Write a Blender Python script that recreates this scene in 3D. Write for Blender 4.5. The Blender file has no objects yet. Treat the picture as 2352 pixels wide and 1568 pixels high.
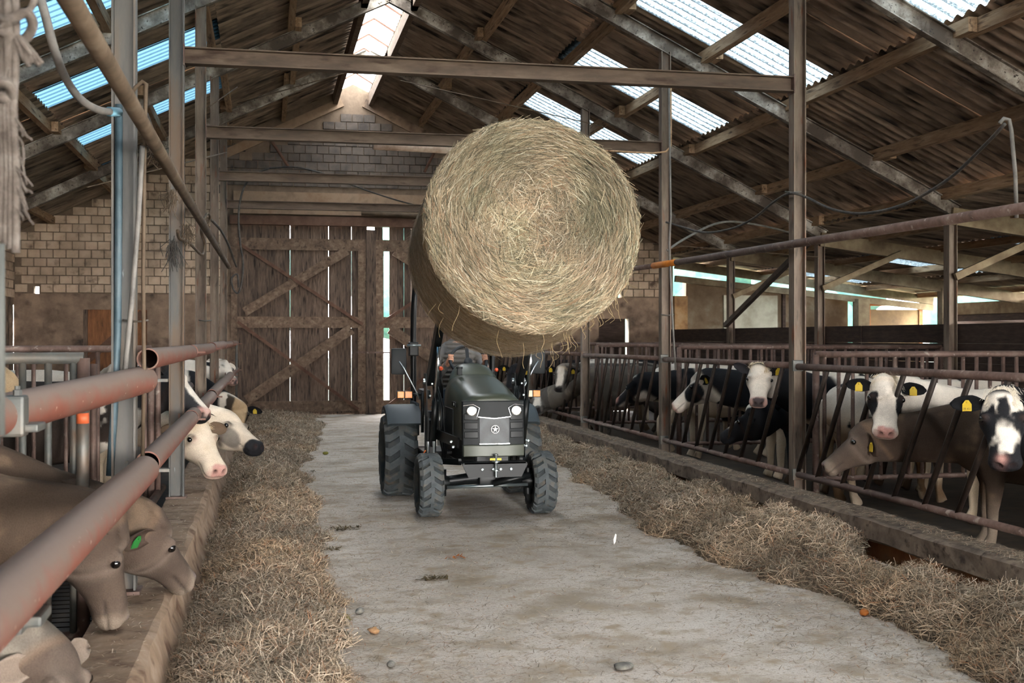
import bpy, bmesh, math, random
import numpy as np
from mathutils import Vector, Matrix, Euler
random.seed(7); RNG = np.random.default_rng(11)
SC = bpy.context.scene
COL = SC.collection
# ------------------------------------------------------------------ camera
F = 2700.0; TH = math.atan((1176-610)/F); SI = math.sin(TH); CO = math.cos(TH); HC = 1.75; HZ = 775
cd = bpy.data.cameras.new('camera'); cam = bpy.data.objects.new('camera', cd); COL.objects.link(cam)
cd.sensor_width = 36; cd.lens = F/2352*36; cd.shift_y = -(784-HZ)/2352
cam.location = (0, 0, HC); cam.rotation_euler = (math.pi/2, 0, -TH)
cd.clip_end = 300; cd.dof.use_dof = True; cd.dof.focus_distance = 10.4; cd.dof.aperture_fstop = 5.0
SC.camera = cam
# ------------------------------------------------------------------ sky, exposure
w = bpy.data.worlds.new('sky'); SC.world = w; w.use_nodes = True
nt = w.node_tree; nt.nodes.clear()
wo = nt.nodes.new('ShaderNodeOutputWorld'); bg = nt.nodes.new('ShaderNodeBackground')
tc = nt.nodes.new('ShaderNodeTexCoord'); sp = nt.nodes.new('ShaderNodeSeparateXYZ'); cr = nt.nodes.new('ShaderNodeValToRGB')
nt.links.new(tc.outputs['Generated'], sp.inputs[0]); nt.links.new(sp.outputs['Z'], cr.inputs[0])
cr.color_ramp.elements[0].position = 0.0; cr.color_ramp.elements[0].color = (1.0, .97, .93, 1)
cr.color_ramp.elements[1].position = .8; cr.color_ramp.elements[1].color = (.92, .96, 1.0, 1)
nt.links.new(cr.outputs[0], bg.inputs['Color']); nt.links.new(bg.outputs[0], wo.inputs[0])
bg.inputs['Strength'].default_value = 9.0
w.cycles.sampling_method = 'MANUAL'; w.cycles.sample_map_resolution = 64
SC.view_settings.view_transform = 'Standard'; SC.view_settings.look = 'None'
SC.view_settings.exposure = 2.95; SC.view_settings.gamma = 1.0; SC.view_settings.use_curve_mapping = False
SC.cycles.diffuse_bounces = 5; SC.cycles.max_bounces = 10; SC.cycles.sample_clamp_indirect = 8
# ------------------------------------------------------------------ pixel helpers (2352 x 1568 frame)
def ray(px, py):
    a = (px-1176)/F; b = (HZ-py)/F
    return (SI+a*CO, CO-a*SI, b)
def atx(px, py, x0): r = ray(px, py); t = x0/r[0]; return Vector((x0, r[1]*t, HC+r[2]*t))
def aty(px, py, y0): r = ray(px, py); t = y0/r[1]; return Vector((r[0]*t, y0, HC+r[2]*t))
def atz(px, py, z0): r = ray(px, py); t = (z0-HC)/r[2]; return Vector((r[0]*t, r[1]*t, z0))
def atd(px, py, d): r = ray(px, py); return Vector((r[0]*d, r[1]*d, HC+r[2]*d))
# ------------------------------------------------------------------ object helpers
def setp(o, label=None, cat=None, group=None, kind=None):
    if label: o['label'] = label
    if cat: o['category'] = cat
    if group: o['group'] = group
    if kind: o['kind'] = kind
    return o
def empty(name, loc=(0, 0, 0), label=None, cat=None, group=None, kind=None):
    o = bpy.data.objects.new(name, None); COL.objects.link(o); o.location = loc; o.empty_display_size = .1
    return setp(o, label, cat, group, kind)
def wloc(o):
    v = Vector(o.location)
    while o.parent: o = o.parent; v = v + o.location
    return v
class MB:
    """collects shapes in world (or thing-local) coordinates, builds one mesh object"""
    def __init__(s): s.v = []; s.f = []; s.m = []; s.mi = 0
    def add(s, vs, fs):
        n = len(s.v); s.v.extend([tuple(p) for p in vs]); s.f.extend([tuple(i+n for i in f) for f in fs]); s.m.extend([s.mi]*len(fs)); return s
    def box(s, a, b):
        (x0, y0, z0), (x1, y1, z1) = a, b
        return s.add([(x0,y0,z0),(x1,y0,z0),(x1,y1,z0),(x0,y1,z0),(x0,y0,z1),(x1,y0,z1),(x1,y1,z1),(x0,y1,z1)],
                     [(0,3,2,1),(4,5,6,7),(0,1,5,4),(1,2,6,5),(2,3,7,6),(3,0,4,7)])
    def cbox(s, c, d): return s.box([c[i]-d[i]/2 for i in range(3)], [c[i]+d[i]/2 for i in range(3)])
    def bbox(s, c, d, r=.01):
        """box with chamfered edges"""
        bm = bmesh.new(); bmesh.ops.create_cube(bm, size=1)
        for v in bm.verts: v.co = Vector((v.co.x*d[0]+c[0], v.co.y*d[1]+c[1], v.co.z*d[2]+c[2]))
        bmesh.ops.bevel(bm, geom=list(bm.edges), offset=r, segments=2, affect='EDGES', profile=.6)
        bm.verts.index_update(); vs = [v.co[:] for v in bm.verts]; fs = [[v.index for v in f.verts] for f in bm.faces]; bm.free()
        return s.add(vs, fs)
    def frame(s, p, q, up=(0, 0, 1)):
        p = Vector(p); q = Vector(q); t = (q-p).normalized(); u = Vector(up)
        if abs(t.dot(u)) > .98: u = Vector((0, 1, 0))
        n = t.cross(u).normalized(); b = n.cross(t).normalized()
        return p, q, n, b
    def prism(s, p, q, prof, up=(0, 0, 1)):
        """extrude profile [(side,up)...] from p to q"""
        p, q, n, b = s.frame(p, q, up); k = len(prof)
        vs = [p+n*a+b*c for a, c in prof]+[q+n*a+b*c for a, c in prof]
        fs = [(i, (i+1) % k, k+(i+1) % k, k+i) for i in range(k)]+[tuple(reversed(range(k))), tuple(range(k, 2*k))]
        return s.add(vs, fs)
    def bar(s, p, q, wd, ht, up=(0, 0, 1)):
        return s.prism(p, q, [(-wd/2,-ht/2),(wd/2,-ht/2),(wd/2,ht/2),(-wd/2,ht/2)], up)
    def ibeam(s, p, q, wd, ht, up=(0, 0, 1), tf=.012, tw=.01):
        a = wd/2; h = ht/2; t = tw/2
        s.prism(p, q, [(-a,-h),(a,-h),(a,-h+tf),(-a,-h+tf)], up)
        s.prism(p, q, [(-a,h-tf),(a,h-tf),(a,h),(-a,h)], up)
        return s.prism(p, q, [(-t,-h+tf),(t,-h+tf),(t,h-tf),(-t,h-tf)], up)
    def tube(s, pts, r, n=10, caps=True, open_end=False):
        pts = [Vector(p) for p in pts]; rs = r if isinstance(r, (list, tuple)) else [r]*len(pts)
        t0 = (pts[1]-pts[0]).normalized(); u = Vector((0, 0, 1)) if abs(t0.z) < .9 else Vector((0, 1, 0))
        nrm = t0.cross(u).normalized(); vs = []; L = len(pts)
        for i, p in enumerate(pts):
            t = (pts[min(i+1, L-1)]-pts[max(i-1, 0)]).normalized()
            nrm = (nrm-t*nrm.dot(t)).normalized(); b = t.cross(nrm)
            for k in range(n):
                a = 2*math.pi*k/n; vs.append(p+(nrm*math.cos(a)+b*math.sin(a))*rs[i])
        fs = [(i*n+k, i*n+(k+1) % n, (i+1)*n+(k+1) % n, (i+1)*n+k) for i in range(L-1) for k in range(n)]
        if caps: fs += [tuple(reversed(range(n))), tuple(range((L-1)*n, L*n))]
        return s.add(vs, fs)
    def pipe(s, p, q, ro, ri, n=20):
        """hollow pipe with visible wall"""
        p, q, a, b = s.frame(p, q); vs = []
        for c, r in ((p, ro), (q, ro), (q, ri), (p, ri)):
            for k in range(n):
                t = 2*math.pi*k/n; vs.append(c+(a*math.cos(t)+b*math.sin(t))*r)
        return s.add(vs, [(j*n+k, j*n+(k+1) % n, ((j+1) % 4)*n+(k+1) % n, ((j+1) % 4)*n+k) for j in range(4) for k in range(n)])
    def lathe(s, c, axis, prof, n=24, up=(0, 0, 1)):
        """prof [(dist along axis, radius)]"""
        c = Vector(c); p, q, a, b = s.frame(c, c+Vector(axis), up); t = (q-p).normalized(); vs = []; L = len(prof)
        for d, r in prof:
            for k in range(n):
                an = 2*math.pi*k/n; vs.append(c+t*d+(a*math.cos(an)+b*math.sin(an))*max(r, 1e-4))
        fs = [(i*n+k, i*n+(k+1) % n, (i+1)*n+(k+1) % n, (i+1)*n+k) for i in range(L-1) for k in range(n)]
        return s.add(vs, fs+[tuple(reversed(range(n))), tuple(range((L-1)*n, L*n))])
    def ball(s, c, r, n=12, m=8):
        r = (r, r, r) if not isinstance(r, (list, tuple)) else r
        vs = [(c[0], c[1], c[2]-r[2])]
        for i in range(1, m):
            t = -math.pi/2+math.pi*i/m
            for k in range(n):
                a = 2*math.pi*k/n; vs.append((c[0]+r[0]*math.cos(t)*math.cos(a), c[1]+r[1]*math.cos(t)*math.sin(a), c[2]+r[2]*math.sin(t)))
        vs.append((c[0], c[1], c[2]+r[2])); e = len(vs)-1
        fs = [(0, 1+(k+1) % n, 1+k) for k in range(n)]
        fs += [(1+i*n+k, 1+i*n+(k+1) % n, 1+(i+1)*n+(k+1) % n, 1+(i+1)*n+k) for i in range(m-2) for k in range(n)]
        fs += [(e, 1+(m-2)*n+k, 1+(m-2)*n+(k+1) % n) for k in range(n)]
        return s.add(vs, fs)
    def build(s, name, mat, parent=None, smooth=False, origin=None, bevel=0):
        vs = np.array(s.v, dtype=float)
        if origin is None: c = Vector(((vs.min(0)+vs.max(0))/2).tolist())
        else: c = Vector(origin)
        vs = vs-np.array(c[:])
        me = bpy.data.meshes.new(name); me.from_pydata(vs.tolist(), [], s.f)
        for m in (mat if isinstance(mat, (list, tuple)) else [mat]): me.materials.append(m)
        if any(s.m): me.polygons.foreach_set('material_index', s.m)
        if smooth: me.polygons.foreach_set('use_smooth', [True]*len(s.f))
        me.update()
        o = bpy.data.objects.new(name, me); COL.objects.link(o)
        if parent: o.parent = parent; o.location = c-wloc(parent)
        else: o.location = c
        if smooth == 'auto': autosmooth(o)
        if bevel:
            b = o.modifiers.new('bevel', 'BEVEL'); b.width = bevel; b.segments = 2; b.limit_method = 'ANGLE'
        return o
def autosmooth(o, ang=40):
    me = o.data; bm = bmesh.new(); bm.from_mesh(me)
    for e in bm.edges:
        if len(e.link_faces) == 2 and e.calc_face_angle(0) > math.radians(ang): e.smooth = False
    bm.to_mesh(me); bm.free()
def dup(o, loc, parent=None, rot=None, name=None):
    c = o.copy(); COL.objects.link(c); c.location = loc; c.parent = parent
    if rot is not None: c.rotation_euler = rot
    return c
def spline(pts, n=8):
    """Catmull-Rom through points"""
    P = [Vector(p) for p in pts]; P = [P[0]*2-P[1]]+P+[P[-1]*2-P[-2]]; out = []
    for i in range(1, len(P)-2):
        a, b, c, d = P[i-1:i+3]
        for k in range(n):
            t = k/n; out.append(.5*((2*b)+(c-a)*t+(2*a-5*b+4*c-d)*t*t+(3*b-a-3*c+d)*t**3))
    out.append(P[-2]); return out
# ------------------------------------------------------------------ materials
def newmat(name):
    m = bpy.data.materials.new(name); m.use_nodes = True; t = m.node_tree; t.nodes.clear()
    o = t.nodes.new('ShaderNodeOutputMaterial'); b = t.nodes.new('ShaderNodeBsdfPrincipled'); t.links.new(b.outputs[0], o.inputs[0])
    return m, t, b
def c4(c): return (c[0], c[1], c[2], 1)
def hexc(h):
    v = [int(h[i:i+2], 16)/255 for i in (0, 2, 4)]
    return tuple(x/12.92 if x < .04045 else ((x+.055)/1.055)**2.4 for x in v)
def nmat(name, cols, scale=6, rough=.8, bump=.2, metal=0., stretch=(1, 1, 1), coord='World', pos=None, detail=6, rand=0., fine=None, spec=.3, dist=.01):
    """cols: sRGB hex list mixed along one noise; fine=(hex, scale, lo, hi) overlays specks/stains"""
    m, t, b = newmat(name); N = t.nodes; L = t.links
    if coord == 'World': g = N.new('ShaderNodeNewGeometry'); src = g.outputs['Position']
    else: g = N.new('ShaderNodeTexCoord'); src = g.outputs['Object']
    mp = N.new('ShaderNodeMapping'); mp.inputs['Scale'].default_value = stretch; L.new(src, mp.inputs[0])
    oi = N.new('ShaderNodeObjectInfo')
    if coord != 'World':
        ad = N.new('ShaderNodeVectorMath'); ad.operation = 'ADD'; ml = N.new('ShaderNodeMath'); ml.operation = 'MULTIPLY'; ml.inputs[1].default_value = 37
        L.new(oi.outputs['Random'], ml.inputs[0]); L.new(mp.outputs[0], ad.inputs[0]); L.new(ml.outputs[0], ad.inputs[1]); vec = ad.outputs[0]
    else: vec = mp.outputs[0]
    n1 = N.new('ShaderNodeTexNoise'); n1.inputs['Scale'].default_value = scale; n1.inputs['Detail'].default_value = detail; n1.inputs['Roughness'].default_value = .65
    L.new(vec, n1.inputs['Vector'])
    r = N.new('ShaderNodeValToRGB'); el = r.color_ramp.elements
    cs = [hexc(c) if isinstance(c, str) else c for c in cols]
    ps = pos or [.3+.4*i/max(1, len(cs)-1) for i in range(len(cs))]
    el[0].position = ps[0]; el[0].color = c4(cs[0])
    if len(cs) == 1: el[1].color = c4(cs[0])
    else: el[1].position = ps[-1]; el[1].color = c4(cs[-1])
    for p, c in list(zip(ps, cs))[1:-1]: e = el.new(p); e.color = c4(c)
    L.new(n1.outputs[0], r.inputs[0]); out = r.outputs[0]
    for fn in ([fine] if isinstance(fine, tuple) else (fine or [])):
        n2 = N.new('ShaderNodeTexNoise'); n2.inputs['Scale'].default_value = fn[1]; n2.inputs['Detail'].default_value = 4; L.new(vec, n2.inputs['Vector'])
        mr = N.new('ShaderNodeMapRange'); mr.inputs[1].default_value = fn[2]; mr.inputs[2].default_value = fn[3]; L.new(n2.outputs[0], mr.inputs[0])
        mx = N.new('ShaderNodeMix'); mx.data_type = 'RGBA'; L.new(mr.outputs[0], mx.inputs['Factor']); L.new(out, mx.inputs[6]); mx.inputs[7].default_value = c4(hexc(fn[0])); out = mx.outputs[2]
    if rand:
        hs = N.new('ShaderNodeHueSaturation'); mr = N.new('ShaderNodeMapRange'); mr.inputs[3].default_value = 1-rand; mr.inputs[4].default_value = 1+rand
        L.new(oi.outputs['Random'], mr.inputs[0]); L.new(mr.outputs[0], hs.inputs['Value']); L.new(out, hs.inputs['Color']); out = hs.outputs[0]
    L.new(out, b.inputs['Base Color'])
    b.inputs['Roughness'].default_value = rough; b.inputs['Metallic'].default_value = metal; b.inputs['Specular IOR Level'].default_value = spec
    if bump:
        bp = N.new('ShaderNodeBump'); bp.inputs['Strength'].default_value = bump; bp.inputs['Distance'].default_value = dist
        L.new(n1.outputs[0], bp.inputs['Height']); L.new(bp.outputs[0], b.inputs['Normal'])
    return m
def plain(name, c, rough=.5, metal=0., spec=.5, emit=None, es=0):
    m, t, b = newmat(name); b.inputs['Base Color'].default_value = c4(hexc(c)); b.inputs['Roughness'].default_value = rough
    b.inputs['Metallic'].default_value = metal; b.inputs['Specular IOR Level'].default_value = spec
    if emit: b.inputs['Emission Color'].default_value = c4(hexc(emit)); b.inputs['Emission Strength'].default_value = es
    return m
def sheetglass(name, tint, keep, dirt, scale=9, waves=0., lo=.36, hi=.56):
    """dirty translucent plastic; with waves the dirt lies in the valleys of the corrugation"""
    m, t, b = newmat(name); N = t.nodes; L = t.links; N.remove(b)
    out = [n for n in N if n.type == 'OUTPUT_MATERIAL'][0]
    g = N.new('ShaderNodeNewGeometry'); n1 = N.new('ShaderNodeTexNoise'); n1.inputs['Scale'].default_value = scale; n1.inputs['Detail'].default_value = 8; n1.inputs['Roughness'].default_value = .8
    L.new(g.outputs['Position'], n1.inputs['Vector']); fac = n1.outputs[0]
    if waves:
        tcn = N.new('ShaderNodeTexCoord'); sp = N.new('ShaderNodeSeparateXYZ'); L.new(tcn.outputs['Object'], sp.inputs[0])
        a = N.new('ShaderNodeMath'); a.operation = 'MULTIPLY'; a.inputs[1].default_value = 2*math.pi*waves; L.new(sp.outputs['Y'], a.inputs[0])
        s = N.new('ShaderNodeMath'); s.operation = 'SINE'; L.new(a.outputs[0], s.inputs[0])
        q = N.new('ShaderNodeMath'); q.operation = 'MULTIPLY_ADD'; q.inputs[1].default_value = .13; L.new(s.outputs[0], q.inputs[0]); L.new(fac, q.inputs[2]); fac = q.outputs[0]
    r = N.new('ShaderNodeValToRGB'); r.color_ramp.elements[0].position = lo; r.color_ramp.elements[0].color = c4([x*dirt for x in hexc(tint)])
    r.color_ramp.elements[1].position = hi; r.color_ramp.elements[1].color = c4([x*keep for x in hexc(tint)]); L.new(fac, r.inputs[0])
    tr = N.new('ShaderNodeBsdfTransparent'); tl = N.new('ShaderNodeBsdfTranslucent'); ad = N.new('ShaderNodeMixShader')
    L.new(r.outputs[0], tr.inputs[0]); L.new(r.outputs[0], tl.inputs[0]); ad.inputs[0].default_value = .5
    L.new(tr.outputs[0], ad.inputs[1]); L.new(tl.outputs[0], ad.inputs[2]); L.new(ad.outputs[0], out.inputs[0])
    return m
M = {}
M['concrete'] = nmat('concrete_floor', ['a3968a', 'bdb1a5', 'cdc4ba'], .8, .92, .35, fine=[('8d7f6f', 38, .56, .70), ('d9d0c4', 55, .60, .72), ('75685a', 120, .58, .68), ('8f7f6c', 1.7, .50, .70), ('a08e78', 5.5, .52, .70)], dist=.006)
M['curb'] = nmat('old_concrete', ['4d4239', '6d5f52', '877666'], 5, .9, .6, fine=('3a2f28', 14, .55, .7))
M['curbface'] = nmat('stained_concrete', ['7a4a2c', '93623f', '6a5442'], 3, .85, .3)
M['penfloor'] = nmat('pen_floor', ['1f1914', '33291f', '463829'], 4, .7, .5)
M['plaster'] = nmat('sooty_plaster', ['57483c', '7e6958', '9d8570'], 1.6, .92, .3, fine=('3a3029', 2.7, .52, .7))
M['gable_in'] = nmat('mortar', ['5f5043', '7a6857'], 5, .95, .3)
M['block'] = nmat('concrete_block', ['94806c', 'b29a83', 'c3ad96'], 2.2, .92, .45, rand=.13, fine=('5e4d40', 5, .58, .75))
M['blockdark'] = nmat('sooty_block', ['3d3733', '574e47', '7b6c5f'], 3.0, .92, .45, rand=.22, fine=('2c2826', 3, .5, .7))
M['beigeband'] = nmat('concrete_lintel', ['75604d', '8f7863', '826750'], 3, .9, .3)
M['steelpost'] = nmat('dusty_steel', ['4f433a', '6b5d51', '817365'], 3, .62, .25, .25, stretch=(3, 3, .5), fine=[('6b3f28', 5, .6, .72), ('3b3530', 8, .6, .75)])
M['bluesteel'] = nmat('worn_blue_steel', ['4f5961', '6b6f72', '7d7166'], 3, .5, .2, .4, stretch=(2, 2, .4), fine=[('6a5444', 3, .5, .68), ('9aa6ac', 18, .7, .76)])
M['beam'] = nmat('brown_steel', ['493c33', '5f4f43', '746354'], 4, .7, .25, .15, stretch=(.5, 2, 2), fine=('3e2c22', 6, .6, .75))
M['whitesteel'] = nmat('flaking_white_steel', ['50463d', '7d7368', 'b8b1a6'], 2.5, .75, .3, .05, pos=[.42, .53, .66], fine=[('3c3530', 26, .62, .7)])
M['rustdoor'] = nmat('rusty_channel', ['4e3529', '5d4335', '6d5244'], 4, .8, .2, .1)
M['timber'] = nmat('old_timber', ['7d6149', '9a7d60', 'b0957a'], 3, .85, .35, coord='Object', stretch=(6, .7, 6), rand=.2, fine=('4f3b2c', 4, .56, .72))
M['timberdark'] = nmat('dark_timber', ['45382f', '5c4c41', '746253'], 4, .85, .35, coord='Object', stretch=(6, 6, .7), rand=.25, fine=('2b211b', 5, .55, .7))
M['brace'] = nmat('weathered_brace', ['4d3e34', '665344', '7d6b59'], 5, .85, .4, coord='Object', stretch=(2, 4, 2), rand=.15, fine=('443429', 6, .58, .7))
M['sheet'] = nmat('fibre_cement_sheet', ['4f4339', '877463', 'ad9782'], 1.5, .9, .3, coord='Object', stretch=(.5, 2.2, 1), rand=.16, fine=[('2a221d', 2.6, .5, .68)])
M['sky_sheet_r'] = sheetglass('skylight_plastic', 'c2dbe8', .12, .012, 30, 6/(3.4/3+.05), .38, .66)
M['sky_sheet_l'] = sheetglass('skylight_plastic_blue', '86bfe0', .034, .004, 14, 0, .30, .42)
M['ridge'] = sheetglass('ridge_plastic', 'eef2f4', .30, .12, 1.5)
M['redpipe_old'] = nmat('worn_red_pipe', ['7f6a5c', '95796a', '93513c'], 3.2, .6, .2, .1, pos=[.40, .56, .68], stretch=(1, .8, 1), fine=[('b0a296', 26, .67, .73), ('675146', 5, .58, .7)])
M['galv'] = nmat('galvanised_pipe', ['484a4a', '5e5e5a', '70675d'], 5, .5, .15, .5, fine=('5d4a3c', 4, .55, .7))
M['rail'] = nmat('rusty_rail', ['4a3a33', '66524a', '7a685f'], 5, .6, .2, .3, fine=('8a7d74', 16, .62, .7))
M['darkbar'] = nmat('dark_bar', ['241e1b', '352c27', '4a3c33'], 6, .5, .15, .4)
M['hosegrey'] = nmat('grey_hose', ['55524e', '6f6b66', '7f7972'], 8, .6, .1)
M['cable'] = nmat('black_cable', ['2a2826', '3c3835', '595149'], 10, .6, .1)
M['dustypipe'] = nmat('dusty_pipe', ['403529', '574839', '6b5c4c'], 4, .7, .2, .1)
M['rope'] = nmat('old_rope', ['463e38', '5d544d', '716962'], 22, .95, .6, dist=.02)
M['boards'] = nmat('dark_boards', ['2a201b', '3a2c25', '493930'], 4, .85, .4, stretch=(1, 1, 5))
M['yardwall'] = nmat('stained_render', ['4f3c29', '695a48', '7d7768'], 1.2, .9, .25, fine=('55432f', 2.5, .54, .7))
M['leanbeam'] = nmat('cobwebbed_beam', ['5a4b3a', '766650', '8c7e65'], 3, .9, .3)

def dusty(name, under, dust, lo=-.1, hi=.75, rough=.65):
    """paint with dust settled on the upward faces, broken up by noise"""
    m = nmat(name, under, 3.0, rough, .2, .05, stretch=(1, .7, 1), fine=[('bfb3a8', 30, .68, .73)]); t = m.node_tree; N = t.nodes; L = t.links; b = [n for n in N if n.type == 'BSDF_PRINCIPLED'][0]
    src = b.inputs['Base Color'].links[0].from_socket; g = N.new('ShaderNodeNewGeometry'); sp = N.new('ShaderNodeSeparateXYZ'); L.new(g.outputs['Normal'], sp.inputs[0])
    n = N.new('ShaderNodeTexNoise'); n.inputs['Scale'].default_value = 7; n.inputs['Detail'].default_value = 6; L.new(g.outputs['Position'], n.inputs['Vector'])
    a = N.new('ShaderNodeMath'); a.operation = 'MULTIPLY_ADD'; a.inputs[1].default_value = 1.6; a.inputs[2].default_value = -.8; L.new(n.outputs[0], a.inputs[0])
    s = N.new('ShaderNodeMath'); s.operation = 'ADD'; L.new(a.outputs[0], s.inputs[0]); L.new(sp.outputs['Z'], s.inputs[1])
    r = N.new('ShaderNodeMapRange'); r.inputs[1].default_value = lo; r.inputs[2].default_value = hi; L.new(s.outputs[0], r.inputs[0])
    x = N.new('ShaderNodeMix'); x.data_type = 'RGBA'; L.new(r.outputs[0], x.inputs['Factor']); L.new(src, x.inputs[6]); x.inputs[7].default_value = c4(hexc(dust)); L.new(x.outputs[2], b.inputs['Base Color']); return m
M['redpipe'] = dusty('worn_red_pipe', ['6b382b', '784638', '705347'], '6e5d53', -.40, .55)
M['bluesteel'] = nmat('worn_blue_steel', ['4a4c4d', '615d58', '74675b'], 2.2, .55, .2, .2, stretch=(2, 2, .35), fine=[('675444', 2.2, .46, .60), ('8c9296', 18, .7, .76)])
# ================================================================== THE BARN
XR, ZR, SL = 1.95, 7.5, .49
FR = [-1.0, 2.95, 6.95, 10.95, 14.95, 18.95, 22.95]      # steel frames along the barn
FRB = [-13.0, -9.0, -5.0]; FRA = FRB+FR
YG = 26.9                                              # far gable
XL, XRW = -5.3, 9.45                                   # left wall, outer row of posts on the right
def zroof(x): return ZR-SL*abs(x-XR)
# ---- ground outside and floor
fl = MB(); fl.box((-.52, -17, -.15), (4.70, 27.3, 0)); o = fl.build('floor', M['concrete']); setp(o, 'pale dusty concrete floor of the feed passage', kind='structure')
gm = nmat('meadow', ['39413a', '474f40', '565b48'], .5, .95, .3)
g = MB().box((-70, -60, -.5), (90, 110, -.16)).build('ground', gm); setp(g, 'green meadow outside the barn', kind='structure')
pl = MB().box((-5.4, -17, -.15), (-.85, 27.3, -.02)).build('floor_pen', M['penfloor']); setp(pl, 'dark slatted pen floor beside the red pipes', kind='structure')
sl0 = None
for i in range(46):
    y = 3.4+i*.125
    if sl0 is None: sl0 = MB().box((-3.0, y, -.02), (-.87, y+.095, .03)).build('slat', M['penfloor'], pl)
    else: dup(sl0, sl0.location+Vector((0, .125*i, 0)), pl)
pr = MB().box((4.9, -17, -.15), (16.6, 27.3, -.01)).build('floor_stall', M['penfloor']); setp(pr, 'dark stall floor behind the slanted feed fence', kind='structure')
# ---- feed kerbs
def rough_kerb(name, prof, y0, y1, mat, label, seed):
    rn = random.Random(seed); n = int((y1-y0)/.25); k = len(prof); vs = []
    for i in range(n+1):
        y = y0+(y1-y0)*i/n
        for (x, z) in prof: vs.append((x+rn.uniform(-.012, .012), y, z+(rn.uniform(-.012, .012) if z > 0 else 0)))
    fs = [(i*k+j, i*k+(j+1) % k, (i+1)*k+(j+1) % k, (i+1)*k+j) for i in range(n) for j in range(k)]
    fs += [tuple(reversed(range(k))), tuple(range(n*k, n*k+k))]
    o = MB().add(vs, fs).build(name, mat); setp(o, label, kind='structure'); return o
ko = rough_kerb('trim_1', [(-.86, -.1), (-.40, -.1), (-.44, .04), (-.50, .2), (-.52, .29), (-.56, .31), (-.86, .31)], -16, 26.8, nmat('kerb_brown', ['6a5443', '86705c', '9a8674'], 4, .9, .5, fine=('58402f', 7, .55, .7)), 'worn concrete kerb under the red pipes', 3)
ko = rough_kerb('trim_2', [(4.74, .12), (4.68, .15), (4.68, .29), (4.72, .31), (4.97, .31), (4.97, .1)], -16, 26.8, M['curb'], 'dark crumbling concrete kerb under the feed fence', 4)
kb = MB().box((4.80, -16, -.1), (4.96, 26.8, .14)).build('trim_3', M['curbface']); setp(kb, 'orange stained base below the feed fence kerb', kind='structure')
# ---- far gable wall
gw = empty('wall_far', (XR, YG, 0), 'sooty block gable wall around the wooden doors', kind='structure')
def gable_poly(x0, x1, zb):
    pts = [(x0, zb), (x1, zb), (x1, zroof(x1)+.05)]
    if x0 < XR < x1: pts.append((XR, ZR+.02))
    pts.append((x0, zroof(x0)+.05)); return pts
def gprism(mb, pts, y0, y1):
    k = len(pts); mb.add([(x, y0, z) for x, z in pts]+[(x, y1, z) for x, z in pts],
        [tuple(range(k)), tuple(reversed(range(k, 2*k)))]+[(i, i+k, (i+1) % k+k, (i+1) % k) for i in range(k)])
m = MB(); gprism(m, gable_poly(-.72, 5.35, 4.42), YG+.06, YG+.3)          # over the doors
gprism(m, gable_poly(XL-.2, -.72, 2.86), YG+.06, YG+.3); gprism(m, gable_poly(5.35, 9.62, 2.86), YG+.06, YG+.3)
m.box((XL, YG+.06, 2.7), (-4.90, YG+.3, 2.86)); m.box((-4.79, YG+.06, 2.7), (-.72, YG+.3, 2.86)); m.box((5.35, YG+.06, 2.7), (8.24, YG+.3, 2.86)); m.box((8.34, YG+.06, 2.7), (9.62, YG+.3, 2.86))
m.build('masonry', M['gable_in'], gw)
m = MB(); m.box((-3.88, YG+.02, 2.36), (-2.55, YG+.3, 2.7)); m.box((XL, YG+.02, 0), (-3.88, YG+.3, 2.7)); m.box((-2.55, YG+.02, 0), (-.72, YG+.3, 2.7))
m.box((5.35, YG+.02, 0), (7.75, YG+.3, 2.7)); m.box((8.5, YG+.02, 0), (9.6, YG+.3, 2.7)); m.box((7.75, YG+.02, 2.2), (8.5, YG+.3, 2.7))
m.build('plinth_render', M['plaster'], gw)
m = MB(); m.box((-.70, YG-.02, 4.80), (5.35, YG+.06, 5.02)); m.build('lintel', M['beigeband'], gw)
m = MB(); m.box((-.70, YG-.03, 4.52), (5.35, YG+.06, 4.68)); m.build('lintel', M['beigeband'], gw)
# sloping rendered band under the verge
for s in (-1, 1):
    d0, d1 = .25, 3.05
    m = MB(); p0 = (XR+s*d0, YG+.03, ZR-SL*d0-.28); p1 = (XR+s*d1, YG+.03, ZR-SL*d1-.28); m.bar(p0, p1, .08, .2)
    m.build('verge_band', M['beigeband'] if s < 0 else M['plaster'], gw)
# concrete blocks, each its own piece
BW, BH, BD = .262, .187, .07
def bmesh_block(nm, w_, h_): return MB().bbox((0, 0, 0), (w_-.018, BD, h_-.018), .008)
blk = {}; rest = {'block': MB(), 'blockdark': MB()}; nb = 0
cells = []
for row in range(0, 26):
    z = 2.72+BH*(row+.5); off = (row % 2)*BW/2
    for c in range(-1, 60):
        x = XL+.02+off+BW*(c+.5)
        if x-BW/2 < XL or x+BW/2 > 9.55: continue
        if -.72-BW/2+.02 < x < 5.35+BW/2-.02 and z < 5.14: continue
        if z > zroof(x)-(.02 if x < -.7 or x > 5.4 else .2): continue
        if -.5 < x < 4.6 and 0 < XR and z+BH/2 > zroof(x)-.48: continue
        if z < 2.86 and (abs(x+4.845) < .17 or abs(x-8.29) < .17): continue
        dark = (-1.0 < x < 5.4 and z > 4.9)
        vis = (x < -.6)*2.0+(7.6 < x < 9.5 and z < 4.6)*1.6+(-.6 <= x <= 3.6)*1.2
        cells.append((vis+random.random()*.3, x, z, dark))
cells.sort(reverse=True)
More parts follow.
